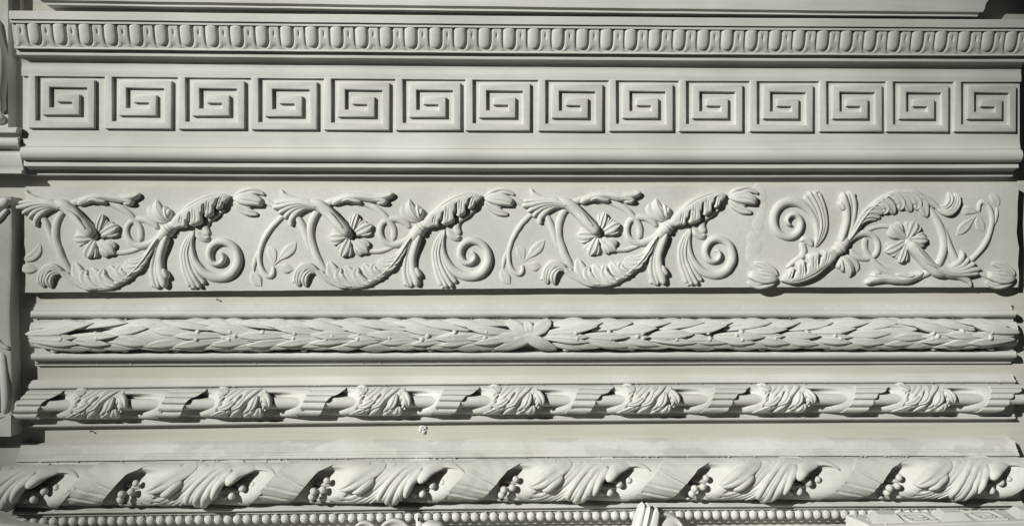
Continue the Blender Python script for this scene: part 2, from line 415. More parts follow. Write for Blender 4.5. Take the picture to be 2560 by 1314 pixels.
def leafB(m): S_(m, [(305, 820), (345, 775), (410, 710), (470, 655), (520, 600)], [8, 14, 44, 46, 5], [3, 4, 6, 5, 2], form='leaf', n=22, m=11)
def leafC(m): S_(m, [(308, 825), (350, 830), (410, 842), (490, 845)], [8, 28, 44, 8], [3, 5, 6, 2], form='leaf', n=20, m=11)
def f_budstem(m): S_(m, [(165, 215), (230, 225), (300, 262), (350, 285)], [22, 26, 28, 24], [7, 8, 8, 7], n=16)
def f_trumpet(m):
    S_(m, [(378, 122), (415, 180), (500, 222), (620, 238), (740, 270)], [10, 32, 30, 26, 20], [6, 9, 12, 14, 12], base=[2, 4], n=26)
    S_(m, [(318, 245), (400, 240), (500, 236), (620, 245), (750, 285)], [18, 26, 26, 24, 20], [9, 13, 15, 16, 16], base=[4, 6], n=26, caps=(.6, 1))
    S_(m, [(296, 288), (380, 278), (480, 258), (600, 255), (740, 295)], [18, 30, 28, 24, 20], [10, 14, 16, 17, 17], base=[4, 6], n=26, caps=(.6, 1))
    S_(m, [(352, 345), (410, 312), (500, 278), (610, 270), (720, 305)], [20, 30, 26, 22, 16], [9, 13, 15, 15, 14], base=[3, 5], n=26, caps=(.6, 1))
    S_(m, [(408, 392), (440, 350), (510, 300), (610, 280), (700, 300)], [18, 28, 28, 22, 14], [8, 11, 13, 13, 12], base=[2, 4], n=24, caps=(.7, 1))
    S_(m, [(478, 462), (470, 410), (515, 345), (600, 292), (690, 295)], [18, 30, 30, 24, 14], [8, 11, 12, 12, 11], base=[2, 4], n=26, caps=(.7, 1))
    S_(m, [(610, 250), (720, 268), (800, 325), (870, 395), (940, 470), (1008, 545)], [34, 52, 54, 52, 52, 48], [12, 17, 17, 17, 17, 14], base=[3, 6, 8, 11, 14, 14], n=34, m=13, ribs=3, ramp=0.05)
    S_(m, [(760, 300), (840, 350), (905, 420), (955, 485)], [4, 12, 14, 10], [3, 5, 5, 3], base=[25, 29], n=18, skirt=-20)
def petal(c, tip, wd, nl, h=13, curl=4):
    def fn(m):
        c_, t_ = np.array(c, float), np.array(tip, float); d = t_-c_; mid = c_+d*0.5
        N_ = np.array([-d[1], d[0]])/np.linalg.norm(d)
        # three pointed lobes fused into one petal
        S_(m, [tuple(c_), tuple(c_+d*0.35), tuple(c_+d*0.7), tuple(t_)], [wd*.22, wd*.42, wd*.54, wd*.34], [h*.55, h*.8, h*.85, h*.7], form='leaf', base=[1, 5, 7, 5], n=26, m=21, ribs=4, ramp=.09, caps=(.6, .8), skirt=5)
        for s in (-1, 1):
            a = c_+d*0.25; b = c_+d*0.58+N_*s*wd*0.38; e = c_+d*0.86+N_*s*wd*0.66
            S_(m, [tuple(a), tuple(b), tuple(e)], [wd*.14, wd*.36, wd*.30], [h*.5, h*.75, h*.6], base=[1, 5, 4], form='leaf', n=22, m=15, ribs=3, ramp=.08, caps=(.6, .9), skirt=5)
    return fn
RC = (1010, 555)
def f_boss(m):
    X, Z = SH.to(np.array([1000.]), np.array([540.])); ball(m, (X[0], -(FZ+8), Z[0]), 10, squash=(1, 0.8, 1))
def f_acan(m):
    # curled head
    S_(m, [(725, 885), (655, 830), (590, 828), (540, 885), (525, 950), (540, 1008)], [22, 30, 38, 44, 40, 14], [7, 9, 10, 9, 8, 5], base=[2, 4, 5, 4, 3, 1], n=60, m=25, form='flat', caps=(1, .6),
       carve=lambda T, q: -1.7*np.exp(-((q+.25)/.12)**2)*np.clip((T-.45)/.2, 0, 1)-1.4*np.exp(-((q-.35)/.12)**2)*np.clip((T-.5)/.2, 0, 1))
    S_(m, [(700, 880), (645, 872), (606, 905), (592, 955), (606, 1012)], [14, 22, 30, 32, 10], [8, 11, 11, 10, 6], base=[3, 5, 6, 5, 2], n=30, m=13, form='leaf', caps=(1, .5))
    S_(m, [(492, 940), (482, 972)], [22, 10], [8, 6], n=10)
    # spine
    S_(m, [(640, 830), (700, 865), (790, 935), (900, 985), (1020, 1003), (1140, 985), (1260, 925), (1370, 830), (1460, 720), (1530, 610), (1580, 545)],
       [22, 30, 32, 30, 30, 32, 34, 36, 36, 32, 26], [8, 10, 9, 9, 9, 10, 11, 12, 13, 13, 12], base=[1, 2], n=70, m=11, ribs=2, ramp=.09)
    # lobes on the inner side
    for pts, w_, h_ in [([(1010, 1010), (915, 975), (855, 890), (818, 772)], [20, 50, 62, 22], [8, 11, 11, 7]),
                        ([(1040, 1008), (950, 965), (905, 900), (925, 842)], [16, 42, 50, 24], [9, 13, 13, 8]),
                        ([(1170, 995), (1075, 970), (1010, 900), (968, 822)], [18, 48, 56, 22], [8, 12, 12, 7]),
                        ([(1200, 985), (1110, 955), (1065, 900), (1080, 836)], [16, 42, 46, 24], [9, 14, 13, 8]),
                        ([(1300, 930), (1220, 915), (1165, 865), (1130, 800)], [18, 44, 48, 20], [8, 13, 12, 7]),
                        ([(1330, 905), (1260, 895), (1215, 855), (1232, 800)], [16, 38, 40, 22], [9, 14, 13, 8]),
                        ([(1430, 800), (1370, 835), (1300, 835), (1238, 800)], [14, 36, 40, 18], [9, 14, 12, 8]),
                        ([(1480, 720), (1420, 780), (1350, 795), (1258, 768)], [12, 32, 36, 12], [9, 13, 11, 6]),
                        ([(1525, 640), (1460, 725), (1380, 762), (1290, 752)], [12, 26, 30, 10], [10, 13, 10, 5])]:
        S_(m, pts, w_, h_, form='leaf', n=24, m=13, base=[4, 3, 3, 2], caps=(.6, .7), ribs=3, ramp=.08)
    S_(m, [(740, 860), (790, 905), (880, 960), (980, 995)], [8, 16, 18, 8], [11, 13, 13, 11], n=18)
def f_node(m):
    S_(m, [(1565, 590), (1600, 540), (1640, 495), (1690, 450), (1730, 415)], [40, 54, 56, 52, 46], [13, 17, 18, 18, 16], n=24, m=11)
    S_(m, [(1622, 512), (1662, 474)], [66, 66], [22, 22], n=10, m=13, caps=(.25, .25))
    S_(m, [(1655, 480), (1682, 455)], [60, 58], [20.5, 20.5], n=10, m=13, caps=(.25, .25))
def f_downleaf(m):
    S_(m, [(1600, 545), (1560, 640), (1530, 750), (1518, 850), (1530, 930), (1560, 1015)], [24, 34, 36, 38, 44, 30], [12, 12, 10, 10, 12, 10], base=[3, 1, 0, 2], n=34, m=11, form='leaf')
    S_(m, [(1650, 530), (1610, 630), (1580, 740), (1580, 850), (1605, 930), (1620, 1010)], [26, 34, 34, 36, 44, 30], [14, 14, 12, 12, 14, 11], base=[4, 2, 1, 3], n=34, m=11)
    S_(m, [(1600, 830), (1625, 880), (1655, 925)], [20, 30, 28], [10, 13, 11], base=[3, 3], n=16)
    S_(m, [(1500, 960), (1520, 1000)], [22, 18], [9, 8], n=10)
def f_acan2(m):
    tq = np.linspace(0, 1, 81)
    wr_ = np.interp(tq, [0, .18, .40, .62, .82, 1], [36, 88, 124, 112, 84, 18])
    for tn, dp, sg in ((.245, .46, .026), (.485, .46, .028), (.705, .46, .026), (.865, .3, .02)): wr_ = wr_*(1-dp*np.exp(-((tq-tn)/sg)**2))
    def carve(T, S_q):
        z = -3.0*(S_q < -0.2)*(-S_q-.2)
        for tc in (.15, .365, .60, .79):
            for o_, s0, s1 in ((-.020, -.45, .55), (.022, -.25, .75)): z = z-2.8*np.exp(-((T-tc-o_+.115*(S_q-.5))/.0095)**2)*np.clip((S_q-s0)/.3, 0, 1)*np.clip((s1-S_q)/.2, 0, 1)
        for tn in (.255, .495, .715): z = z-15*np.exp(-((T-tn+.115*(S_q-.75))/(.016+.008*np.clip(S_q-.1, 0, 1)))**2)*np.clip((S_q+.22)/.22, 0, 1)
        z = z-2.6*np.exp(-((S_q+.66)/.06)**2)*np.clip((T-.2)/.2, 0, 1)*np.clip((.95-T)/.2, 0, 1)
        return z
    S_(m, [(1690, 462), (1755, 398), (1875, 338), (2000, 262), (2110, 212), (2214, 184)], ([34, 66, 98, 92, 66, 18], wr_), [15, 19, 21, 20, 18, 13], base=[3, 3], form='flat', n=130, m=41, carve=carve, caps=(.3, .8))
    S_(m, [(2150, 300), (2070, 360), (2000, 410), (1982, 470), (2010, 540)], [16, 24, 30, 34, 30], [8, 9, 9, 9, 8], n=28)
    S_(m, [(1900, 500), (1930, 540), (1980, 565), (2020, 548)], [24, 34, 34, 22], [8, 10, 10, 8], n=18, ribs=2)
def f_sidebud(m):
    S_(m, [(1640, 415), (1545, 372), (1495, 320), (1488, 262)], [14, 40, 40, 20], [6, 11, 11, 7], n=20, form='leaf', ribs=1)
    S_(m, [(1645, 412), (1590, 350), (1555, 285), (1552, 212)], [14, 50, 52, 16], [8, 15, 15, 8], n=22, m=11, ribs=3, ramp=.07)
    S_(m, [(1650, 405), (1640, 350), (1630, 310), (1622, 262)], [14, 42, 40, 20], [8, 15, 15, 9], n=20, ribs=2)
    S_(m, [(1640, 370), (1660, 330), (1652, 290)], [16, 28, 22], [10, 16, 12], n=16)
def f_bud(m):
    S_(m, [(2226, 198), (2290, 168), (2385, 136), (2455, 146), (2514, 176)], [12, 38, 34, 26, 12], [8, 12.5, 13, 12, 8], n=30, m=13, form='leaf', caps=(.8, .6))
    S_(m, [(2226, 205), (2300, 206), (2390, 214), (2470, 236), (2508, 250)], [18, 50, 62, 50, 28], [9, 15, 17, 16, 11], n=50, m=25, form='flat', caps=(.8, .4), base=[1, 2],
       carve=lambda T, q: -2.4*np.exp(-((q-.15-.25*T)/.10)**2)*np.clip((T-.2)/.2, 0, 1)-2.0*np.exp(-((q+.45)/.10)**2)*np.clip((T-.3)/.2, 0, 1)-5.0*np.exp(-((T-.97)/.05)**2))
    S_(m, [(2232, 225), (2275, 276), (2345, 318), (2415, 340), (2455, 346)], [14, 32, 38, 32, 14], [8, 12.5, 13, 12, 8], n=30, m=13, form='leaf', caps=(.8, .6))
    S_(m, [(2262, 240), (2320, 272), (2395, 288)], [8, 14, 8], [8, 9, 8], n=14)
def f_scroll(m):
    pts = [(1878, 500), (1856, 600), (1868, 720), (1925, 830), (2015, 900), (2120, 918), (2215, 878), (2268, 785), (2258, 685), (2195, 612), (2105, 592), (2032, 640), (2012, 720), (2050, 788), (2112, 792), (2148, 748), (2130, 704), (2098, 700)]
    S_(m, pts, [14, 22, 27, 32, 38, 42, 43, 42, 42, 40, 38, 36, 35, 34, 32, 28, 22, 16], [7, 8, 9, 10, 11, 12, 12, 12, 12, 12, 12, 12, 12, 12, 12, 13, 14, 13], n=110, m=11, ribs=0)
def f_fluted(m):
    for k, (pts, h_) in enumerate([([(1872, 490), (1800, 590), (1768, 710), (1790, 850), (1845, 1005)], 7), ([(1874, 490), (1822, 590), (1792, 710), (1818, 850), (1890, 1020)], 9),
                                   ([(1876, 490), (1842, 590), (1820, 710), (1852, 850), (1940, 1015)], 10), ([(1878, 490), (1856, 600), (1846, 720), (1890, 850), (1980, 980)], 9)]):
        S_(m, pts, [8, 17, 19, 26, 24], [5, h_, h_, h_+3, h_+2], n=34, m=9, caps=(.5, .9))
    S_(m, [(1845, 1000), (1858, 1018)], [20, 16], [8, 7], n=8)
for n_, f_ in [('ring_stem', f_ring), ('curved_stem', f_ring2), ('looped_stem', f_loop), ('tendril', f_tendril), ('side_stem', f_stub), ('long_stem', f_arc),
               ('leaf', f_stemleaf), ('leaf', leafA), ('leaf', leafB), ('leaf', leafC), ('bud_stem', f_budstem), ('trumpet_leaf', f_trumpet), ('acanthus_leaf', f_acan),
               ('collar', f_node), ('forked_leaf', f_downleaf), ('acanthus_wrap', f_acan2), ('side_bud', f_sidebud), ('flower_bud', f_bud), ('spiral_scroll', f_scroll), ('fluted_leaf', f_fluted)]:
    fpart(n_, f_)
def f_topleaf(m):
    S_(m, [(840, 262), (910, 222), (1000, 195), (1110, 190), (1230, 205), (1330, 190), (1412, 158)], [30, 40, 42, 40, 42, 40, 24], [9, 13, 15, 15, 15, 14, 11], base=[1, 3], n=44, m=13, ribs=2, ramp=.06, lobes=(4.5, .10))
    S_(m, [(930, 235), (1000, 215), (1060, 228), (1120, 240)], [14, 24, 24, 14], [16, 19, 19, 16], n=18)
    S_(m, [(1190, 225), (1260, 215), (1330, 235), (1250, 250)], [14, 30, 30, 16], [15, 18, 17, 12], n=20)
    S_(m, [(1020, 172), (1060, 180), (1100, 172)], [8, 16, 8], [14, 17, 14], n=12)
fpart('upper_leaf', f_topleaf)
PT = []
for tip, wd in [((1078, 345), 62), ((1212, 448), 86), ((1172, 700), 96), ((930, 738), 94), ((812, 560), 84)]:
    m = MB(); petal(RC, tip, wd, 3)(m); PT.append(m.mesh('petal', PL, sharp=55))
fpart('rosette', f_boss, tuple(PT))
P1 = [Xat(238, 590, FZ), Xat(872, 588, FZ), Xat(1490, 586, FZ)]
Zu = [Zat(238, 592, FZ), Zat(872, 590, FZ), Zat(1490, 586, FZ)]
def place_unit(X, Z, rot, skip=(), only=None):
    for (n_, me, subs) in FU:
        if n_ in skip or (only and n_ not in only): continue
        o = obj(n_, vary(me, int(X) % 1000+7, 0.55), t2, (X-o2[0], -o2[1], Z-o2[2]))
        if rot: o.rotation_euler = (0, math.pi, 0)
        for s_ in subs: obj('petal', vary(s_, int(X) % 977, 0.8), o)
place_unit(P1[1], Zu[1], False); place_unit(P1[2], Zu[2], False)
# first unit is cut off by the end of the panel: no long stem, no bud stem; only the leaves that still fit
place_unit(P1[0], Zu[0], False, skip=('long_stem', 'bud_stem', 'leaf'))
X4, Z4 = U(2268, 603, FZ)
place_unit(float(X4), float(Z4), True, skip=('bud_stem',))
# bud of the neighbouring cast at the right end
for (n_, me, subs) in FU:
    if n_ == 'flower_bud':
        o = obj(n_, me, t2, (float(X4)+(P1[2]-P1[1])-o2[0]-2, -o2[1], float(Z4)-o2[2])); o.rotation_euler = (0, math.pi, 0)
    if n_ == 'bud_stem':
        o = obj(n_, me, t2, (float(X4)-o2[0], -o2[1], float(Z4)-o2[2])); o.rotation_euler = (0, math.pi, 0)
mj = MB(); rj = random.Random(5)
for k in range(26):
    v = k/25; X, Z = U(1893+10*math.sin(v*7)+rj.uniform(-7, 7), 476+v*232, FZ); ball(mj, (float(X), -(FZ-0.6), float(Z)), rj.uniform(8, 17), 9, 14, (1, .075, 1.3))
fo = obj('joint_filler', mj.mesh('joint_filler', PL, o2), t2); fo['kind'] = 'stuff'
# cut leaves at the left end
S1 = Sheet(FZ, 0, 440, 3.657, (0, 0))
for pts, w_ in [([(222, 762), (290, 740), (345, 690), (372, 612)], [18, 44, 40, 8]), ([(205, 838), (245, 845), (300, 850), (345, 845)], [30, 44, 36, 8])]:
    m = MB(); stroke(m, S1, pts, w_, [4, 6, 5, 2], form='leaf', n=20, m=11, caps=(.15, .8)); obj('leaf', m.mesh('leaf', PL, o2, 55), t2)

# ------------------------------------------------------------------ laurel moulding (row 4)
dz4 = bowfit([(80, 796.5), (1280, 795.2), (2535, 795.2)], 30)
pr4 = [(757.8, 8), (758.2, 10), (765.8, 10.5), (766.2, 15), (773.2, 15.5)] + torus_pts(774, 18, 794, 17, 14) + [(795.5, 17), (877, 17)] + \
      torus_pts(878, 18, 898, 18, 14) + [(898.6, 14), (903, 14), (903.4, 13), (903.8, 8), (909.6, 8), (910, 7), (910.2, 3)]
L4, R4 = Xat(78, 790, 30), Xat(2541, 790, 30)
t3 = thing('laurel_moulding_cast', 'plaster moulding with a laurel leaf and berry garland between two round beads', 'moulding cast', (0, 0, Zat(1280, 836, 0)))
o3 = np.array(t3.location)*1000
obj('moulding_body', run_profile(pr4, L4, R4, dz4, nx=80, jag=2.0).mesh('moulding_body', PL, o3, 30), t3)
Zc4 = Zat(1280, 836.5, 35); M4 = Strip(17, Zc4, dz4)
R4v = 40.0
def s4(x, y): return 24*np.sqrt(np.clip(1-(y/R4v)**2, 0.0, 1))
# core
mb = MB(); xs = np.linspace(L4-6, R4+6, 50); a = np.linspace(0, math.pi, 13)
P = np.zeros((50, 13, 3))
for i, x in enumerate(xs):
    P[i, :, 0] = x; P[i, :, 1] = -(16+13*np.sin(a)); P[i, :, 2] = Zc4+dz4(x)+31*np.cos(a)
mb.grid(P, cap=True); obj('garland_core', mb.mesh('garland_core', PL, o3, 50), t3)
def laurel(xa, xb, sgn):
    n = max(1, int(round(abs(xb-xa)/79))); ps = (xb-xa)/n
    for i in range(n+1):
        xbse = xa+ps*i
        if i == n: continue
        rows = [(-27, -0.13, 112, 12.5, 7), (-17, -0.20, 118, 13.0, 12), (27, 0.10, 112, 12.5, 7), (18, 0.16, 118, 13.0, 10), (-7, -0.10, 128, 13.5, 17), (10, 0.10, 124, 13.0, 15), (2, 0.02, 110, 11.5, 13)]
        odd = i % 2
        for k, (v, sl, ln, wd, lf) in enumerate(rows):
            if odd and k in (4,): v, sl = 1, 0.0
            if odd and k == 5: v = 13
            x0_ = xbse+sgn*(random.uniform(-7, 7)+(18 if k in (0, 2) else 0)+(38 if k in (1, 3) else 0)); v = v*0.82+random.uniform(-2.5, 2.5); ln *= random.uniform(.88, 1.1); wd *= random.uniform(.66, .9)
            sl += random.uniform(-.04, .04)
            pts = []
            for q in (0, .3, .62, 1):
                yv = v+sl*ln*q*(1 if q < .7 else 1.05)
                pts.append((x0_+sgn*ln*q, float(np.clip(yv, -31.5, 31.5)), lf*(0.3+0.7*q)))
            m = MB(); stroke(m, M4, pts, [wd*.30, wd*.80, wd, wd*.10], [2.5, 5.4, 6.0, 2.5], n=18, m=9, base=[-2, 1.0, 2.5, 1], form='leaf', surf=s4, caps=(.7, .4), skirt=2.0)
            obj('laurel_leaf', m.mesh('laurel_leaf', PL, o3, 55), t3)
        for (bx, bv) in () if (i == 0) else ([(0, -7), (3, 7)] if i % 3 else [(0, -7), (2, 8), (-12, 1)]):
            xx = xbse+sgn*bx; vv = bv+random.uniform(-2, 2); r = random.uniform(6.2, 7.8)
            m = MB(); ball(m, (xx, -(17+float(s4(0, vv))+13), float(Zc4+dz4(xx)-vv)), r); obj('berry', m.mesh('berry', PL, o3), t3)
        if i % 2 == 0:
            xx = xbse+sgn*60; m = MB(); ball(m, (xx, -(17+float(s4(0, 36))+2), float(Zc4+dz4(xx)-36.5)), 6, 8, 10, (1.5, 1, .8)); obj('berry', m.mesh('berry', PL, o3), t3)
Xj = [Xat(p, 836, 45) for p in (64, 385, 1325, 2225, 2545)]
laurel(Xj[0], Xj[1]-50, 1); laurel(Xj[2]-30, Xj[1]+30, -1); laurel(Xj[2]+30, Xj[3]-50, 1); laurel(Xj[4], Xj[3]+30, -1)
# diamond leaves where the runs meet, crossed ribbon in the middle
for j in (1, 3):
    for (v, ln, wd, lf) in [(-14, 140, 17, 4), (16, 140, 16, 3), (2, 150, 21, 10)]:
        m = MB(); stroke(m, M4, [(Xj[j]-ln/2, v, lf), (Xj[j], v*1.15, lf), (Xj[j]+ln/2, v, lf)], [3, wd, 3], [2.5, 5.5, 2.5], n=20, m=9, base=2, form='round', surf=s4, caps=(.5, .5), skirt=2); obj('laurel_leaf', m.mesh('laurel_leaf', PL, o3, 55), t3)
m = MB(); xk = Xj[2]
for pts, w_ in [([(xk+8, 2), (xk-24, 14), (xk-62, 30), (xk-88, 35)], [9, 15, 12, 3]), ([(xk-10, 0), (xk-30, -18), (xk-58, -34)], [9, 15, 7]), ([(xk+2, -2), (xk+26, -18), (xk+52, -36)], [9, 16, 8]),
                ([(xk-16, -2), (xk+14, 14), (xk+44, 28), (xk+68, 36)], [10, 15, 14, 4]), ([(xk, -4), (xk-4, -20), (xk-8, -34)], [10, 13, 8]), ([(xk-6, 4), (xk-70, 6), (xk-108, 4)], [8, 14, 3])]:
    stroke(m, M4, pts, w_, [3, 5, 4.5], base=[11, 11, 8], form='leaf', surf=s4, n=22, caps=(.7, .4), skirt=2)
obj('leaf_knot', m.mesh('leaf_knot', PL, o3, 50), t3)

# ------------------------------------------------------------------ fluted ribbon moulding (row 5)
dz5 = bowfit([(75, 972), (1280, 960), (2535, 956)], 20)
pr5 = [(937.5, 4), (938, 7), (942, 11), (946.2, 12), (946.6, 15), (951, 17.5), (953, 18), (953.6, 21), (956, 22.5), (958.6, 22), (959.2, 20), (959.6, 15), (1045.6, 15), (1046, 14), (1047, 14), (1047.6, 18), (1049, 19.5), (1051.6, 19), (1052.4, 17), (1054, 8), (1054.6, 3)]
L5, R5 = Xat(74, 1000, 15), Xat(2536, 1000, 15)
t4 = thing('ribbon_and_rod_cast', 'plaster moulding of a rod wound with fluted ribbon and acanthus wraps', 'moulding cast', (0, 0, Zat(1280, 1003, 0)))
o4 = np.array(t4.location)*1000
obj('moulding_body', run_profile(pr5, L5, R5, dz5, nx=80, jag=1.5).mesh('moulding_body', PR, o4, 30), t4)
Y5 = 1003.5
U5 = U(1280, Y5, 45)
C5 = Sheet(0, 850, 930, 2.977, U5)
class S5:               # enlarged view of the middle of the moulding -> mm round the unit's origin
    d = 15.0
    def to(s, x, y):
        X, Z = U(850+np.asarray(x)/2.977, 930+np.asarray(y)/2.977, 45); return X-U5[0], Z-U5[1]
M5 = S5(); Yc5 = (Y5-930)*2.977; RV5 = 36*2.977
def s5(x, y): return 40*np.sqrt(np.clip(1-((y-Yc5)/RV5)**2, 0.0, 1))
def patch(mb, M, xl, xr, ys, zf, nu=16, skirt=10, wu=False):
    """trimmed skin on a half-round: xl(y), xr(y) edges, zf(x,y) height over M.d"""
    ys = np.asarray(ys, float); XL = np.array([xl(y) for y in ys]); XR = np.array([xr(y) for y in ys]); u = np.linspace(0, 1, nu)
    x = XL[:, None]+(XR-XL)[:, None]*u[None, :]; y = ys[:, None]+0*x; z = zf(x, y, u[None, :]+0*x) if wu else zf(x, y)
    X, Z = M.to(x, y); T = np.stack([X, -(M.d+z), Z], 2); T2 = T.copy(); T2[:, :, 1] += skirt
    # closed slab
    n0, n1 = T.shape[:2]; V = np.vstack([T.reshape(-1, 3), T2.reshape(-1, 3)]); o = n0*n1; Fs = []
    for i in range(n0-1):
        for j in range(n1-1):
            a = i*n1+j; Fs += [(a, a+1, a+n1+1, a+n1), (o+a, o+a+n1, o+a+n1+1, o+a+1)]
    for i in range(n0-1):
        a = i*n1; Fs.append((a, a+n1, o+a+n1, o+a)); a = i*n1+n1-1; Fs.append((a, o+a, o+a+n1, a+n1))
    for j in range(n1-1):
        a = j; Fs.append((a, o+a, o+a+1, a+1)); a = (n0-1)*n1+j; Fs.append((a, a+1, o+a+1, o+a))
    mb.add(V, Fs)
R5U = []
m = MB()     # fluted ribbon
yt, yb = Yc5-RV5*.985, Yc5+RV5*.985
def reed(x, y):
    a = np.arcsin(np.clip((y-Yc5)/RV5, -1, 1))     # -pi/2 .. pi/2
    ph = np.interp(a, [-1.57, -0.913, -0.46, -0.04, 0.507, 1.57], [0, 1, 2, 3, 4, 5]); return 40*np.cos(a)**0.8+9.5*np.abs(np.sin(math.pi*ph))**0.6-5
ysd = Yc5+RV5*np.sin(np.linspace(-1.5, 1.5, 72))
patch(m, M5, lambda y: np.interp(y, [125, 180, 265, 320], [770, 742, 702, 660]), lambda y: np.interp(y, [120, 150, 175, 210, 270, 300, 325], [1030, 985, 925, 893, 868, 850, 815]), ysd, reed, nu=14, skirt=5)
R5U.append(('fluted_ribbon', m.mesh('fluted_ribbon', PL, sharp=50)))
m = MB()     # hollow inner face of the ribbon seen behind the rod (two openings per period)
def dent(sf, yc, rv, k, tp=0.22):
    def f(x, y, u):
        v = np.clip((y-yc)/rv*0.5+0.5, 0, 1); e = np.clip((u-0.30)/0.70, 0, 1); e = e*e*(3-2*e)
        b = np.clip((v-0.03)/tp, 0, 1); b = b*b*(3-2*b)
        return sf(x, y)*(1-k*(1-e)*b)-1.2
    return f
rib_l = lambda y: np.interp(y, [125, 180, 265, 320], [770, 742, 702, 660])
rib_r = lambda y: np.interp(y, [120, 150, 175, 210, 270, 300, 325], [1030, 985, 925, 893, 868, 850, 815])
P5 = 1000.0
lf_l = lambda y: np.interp(y, [115, 200, 260, 330], [1170, 1160, 1130, 1085])
lf_r = lambda y: np.interp(y, [115, 200, 260, 330], [1500, 1490, 1470, 1400])
yh5 = Yc5+RV5*np.sin(np.linspace(-1.5, 1.5, 30))
patch(m, M5, lambda y: rib_r(y)-60, lf_l, yh5, dent(s5, Yc5, RV5, 0.80), nu=26, skirt=2, wu=True); R5U.append(('ribbon_underside', m.mesh('ribbon_underside', PL, sharp=60)))
def under5(P): 
    m = MB(); patch(m, M5, lambda y: lf_r(y)-40, lambda y: rib_l(y)+P+14, yh5, dent(s5, Yc5, RV5, 0.80), nu=26, skirt=2, wu=True); return m.mesh('ribbon_underside', PL, sharp=60)
m = MB()     # acanthus wrap: one veined skin with lobed edges and drilled eyes, curled tips laid over it
def veins5(x, y):
    q = x+(y-Yc5)*0.92+10*np.sin(y/23.0); z = s5(x, y)-1.0
    z = z+4.5*np.abs(np.sin(math.pi*(q-1300)/47.0))**0.55-2.0
    z = z+6.5*np.exp(-((q-1302)/17.0)**2)+3.5*np.exp(-((q-1248)/20.0)**2)-4.0*np.exp(-((q-1276)/6.5)**2)-3.0*np.exp(-((q-1334)/7.0)**2)
    for (hx, hy, r) in ((1292, 165, 12), (1205, 298, 11), (1288, 302, 11), (1398, 190, 13), (1245, 225, 10), (1440, 245, 9), (1170, 180, 9)):
        z = z-9.0*np.exp(-(((x-hx)+(y-hy)*.7)/r)**2-((y-hy)/(r*1.7))**2)
    return z
ye5 = Yc5+RV5*np.sin(np.linspace(-1.47, 1.47, 64))
patch(m, M5, lambda y: np.interp(y, [108, 200, 260, 330], [1120, 1128, 1100, 1052])+16*abs(math.sin(y/15.5)), lambda y: np.interp(y, [108, 180, 260, 330], [1478, 1502, 1478, 1405])-16*abs(math.sin(y/17.0+.6)), ye5, veins5, nu=110, skirt=7)
fr5 = random.Random(3)
def B5(pts, hw, h, **k):
    stroke(m, M5, pts, hw, h, surf=lambda x, y: s5(x, y)-2, skirt=3, n=k.pop('n', 20), **k)
B5([(1195, 138), (1150, 120), (1108, 112)], [26, 26, 14], [7, 10, 8], form='leaf', base=[1, 3, 2])
B5([(1250, 190), (1190, 232), (1128, 246)], [16, 24, 12], [6, 8, 5], form='leaf', base=[2, 3, 1])
B5([(1330, 160), (1285, 220), (1225, 250)], [16, 22, 12], [6, 8, 5], form='leaf', base=[2, 4, 2])
B5([(1190, 262), (1120, 292), (1058, 322)], [14, 20, 10], [6, 8, 5], form='leaf', base=[2, 2, 1])
B5([(1412, 150), (1392, 215), (1362, 262)], [16, 26, 15], [7, 10, 7], form='leaf', base=[3, 4, 2])
B5([(1455, 138), (1492, 190), (1502, 240)], [22, 30, 15], [7, 11, 7], form='leaf', base=[2, 3, 1])
B5([(1432, 235), (1425, 285), (1392, 326)], [18, 28, 15], [6, 9, 6], form='leaf', base=[2, 3, 2])
B5([(1350, 290), (1325, 312), (1305, 330)], [14, 18, 12], [6, 8, 6], base=[1, 2, 1])
R5U.append(('acanthus_wrap', m.mesh('acanthus_wrap', PL, sharp=55)))
# rod running through
mb = MB(); xs = np.linspace(L5-18, R5+6, 40); a = np.linspace(0, 2*math.pi, 18, endpoint=False); P = np.zeros((40, 18, 3))
for i, x in enumerate(xs):
    P[i, :, 0] = x; P[i, :, 1] = -(36+15*np.cos(a)); P[i, :, 2] = U5[1]+dz5(x)+14*np.sin(a)+1
mb.grid(P, closev=True, cap=True); obj('rod', mb.mesh('rod', PL, o4, 50), t4)
xr5 = [Xat(p, 1003, 50) for p in (240, 600, 950, 1285, 1622, 1962, 2312)]   # leaf wraps
c5 = float(M5.to(1290, Yc5)[0]); U5K = 1000/2.977/float(M5.to(1790, Yc5)[0]-M5.to(790, Yc5)[0])
for k, x in enumerate(xr5):
    ox = x-c5; gap = (xr5[k+1]-x) if k < 6 else (xr5[6]-xr5[5])-8
    obj('ribbon_underside', under5(gap*2.977/1.0*U5K), t4, (ox-o4[0], -o4[1], float(U5[1]+dz5(x))-o4[2]))
    for (n_, me) in R5U:
        obj(n_, vary(me, k*13+5, 0.45), t4, (ox-o4[0], -o4[1], float(U5[1]+dz5(x))-o4[2]))
x = xr5[-1]+(xr5[-1]-xr5[-2])-c5
obj('fluted_ribbon', R5U[0][1], t4, (x-o4[0]-8, -o4[1], float(U5[1]+dz5(x))-o4[2]))

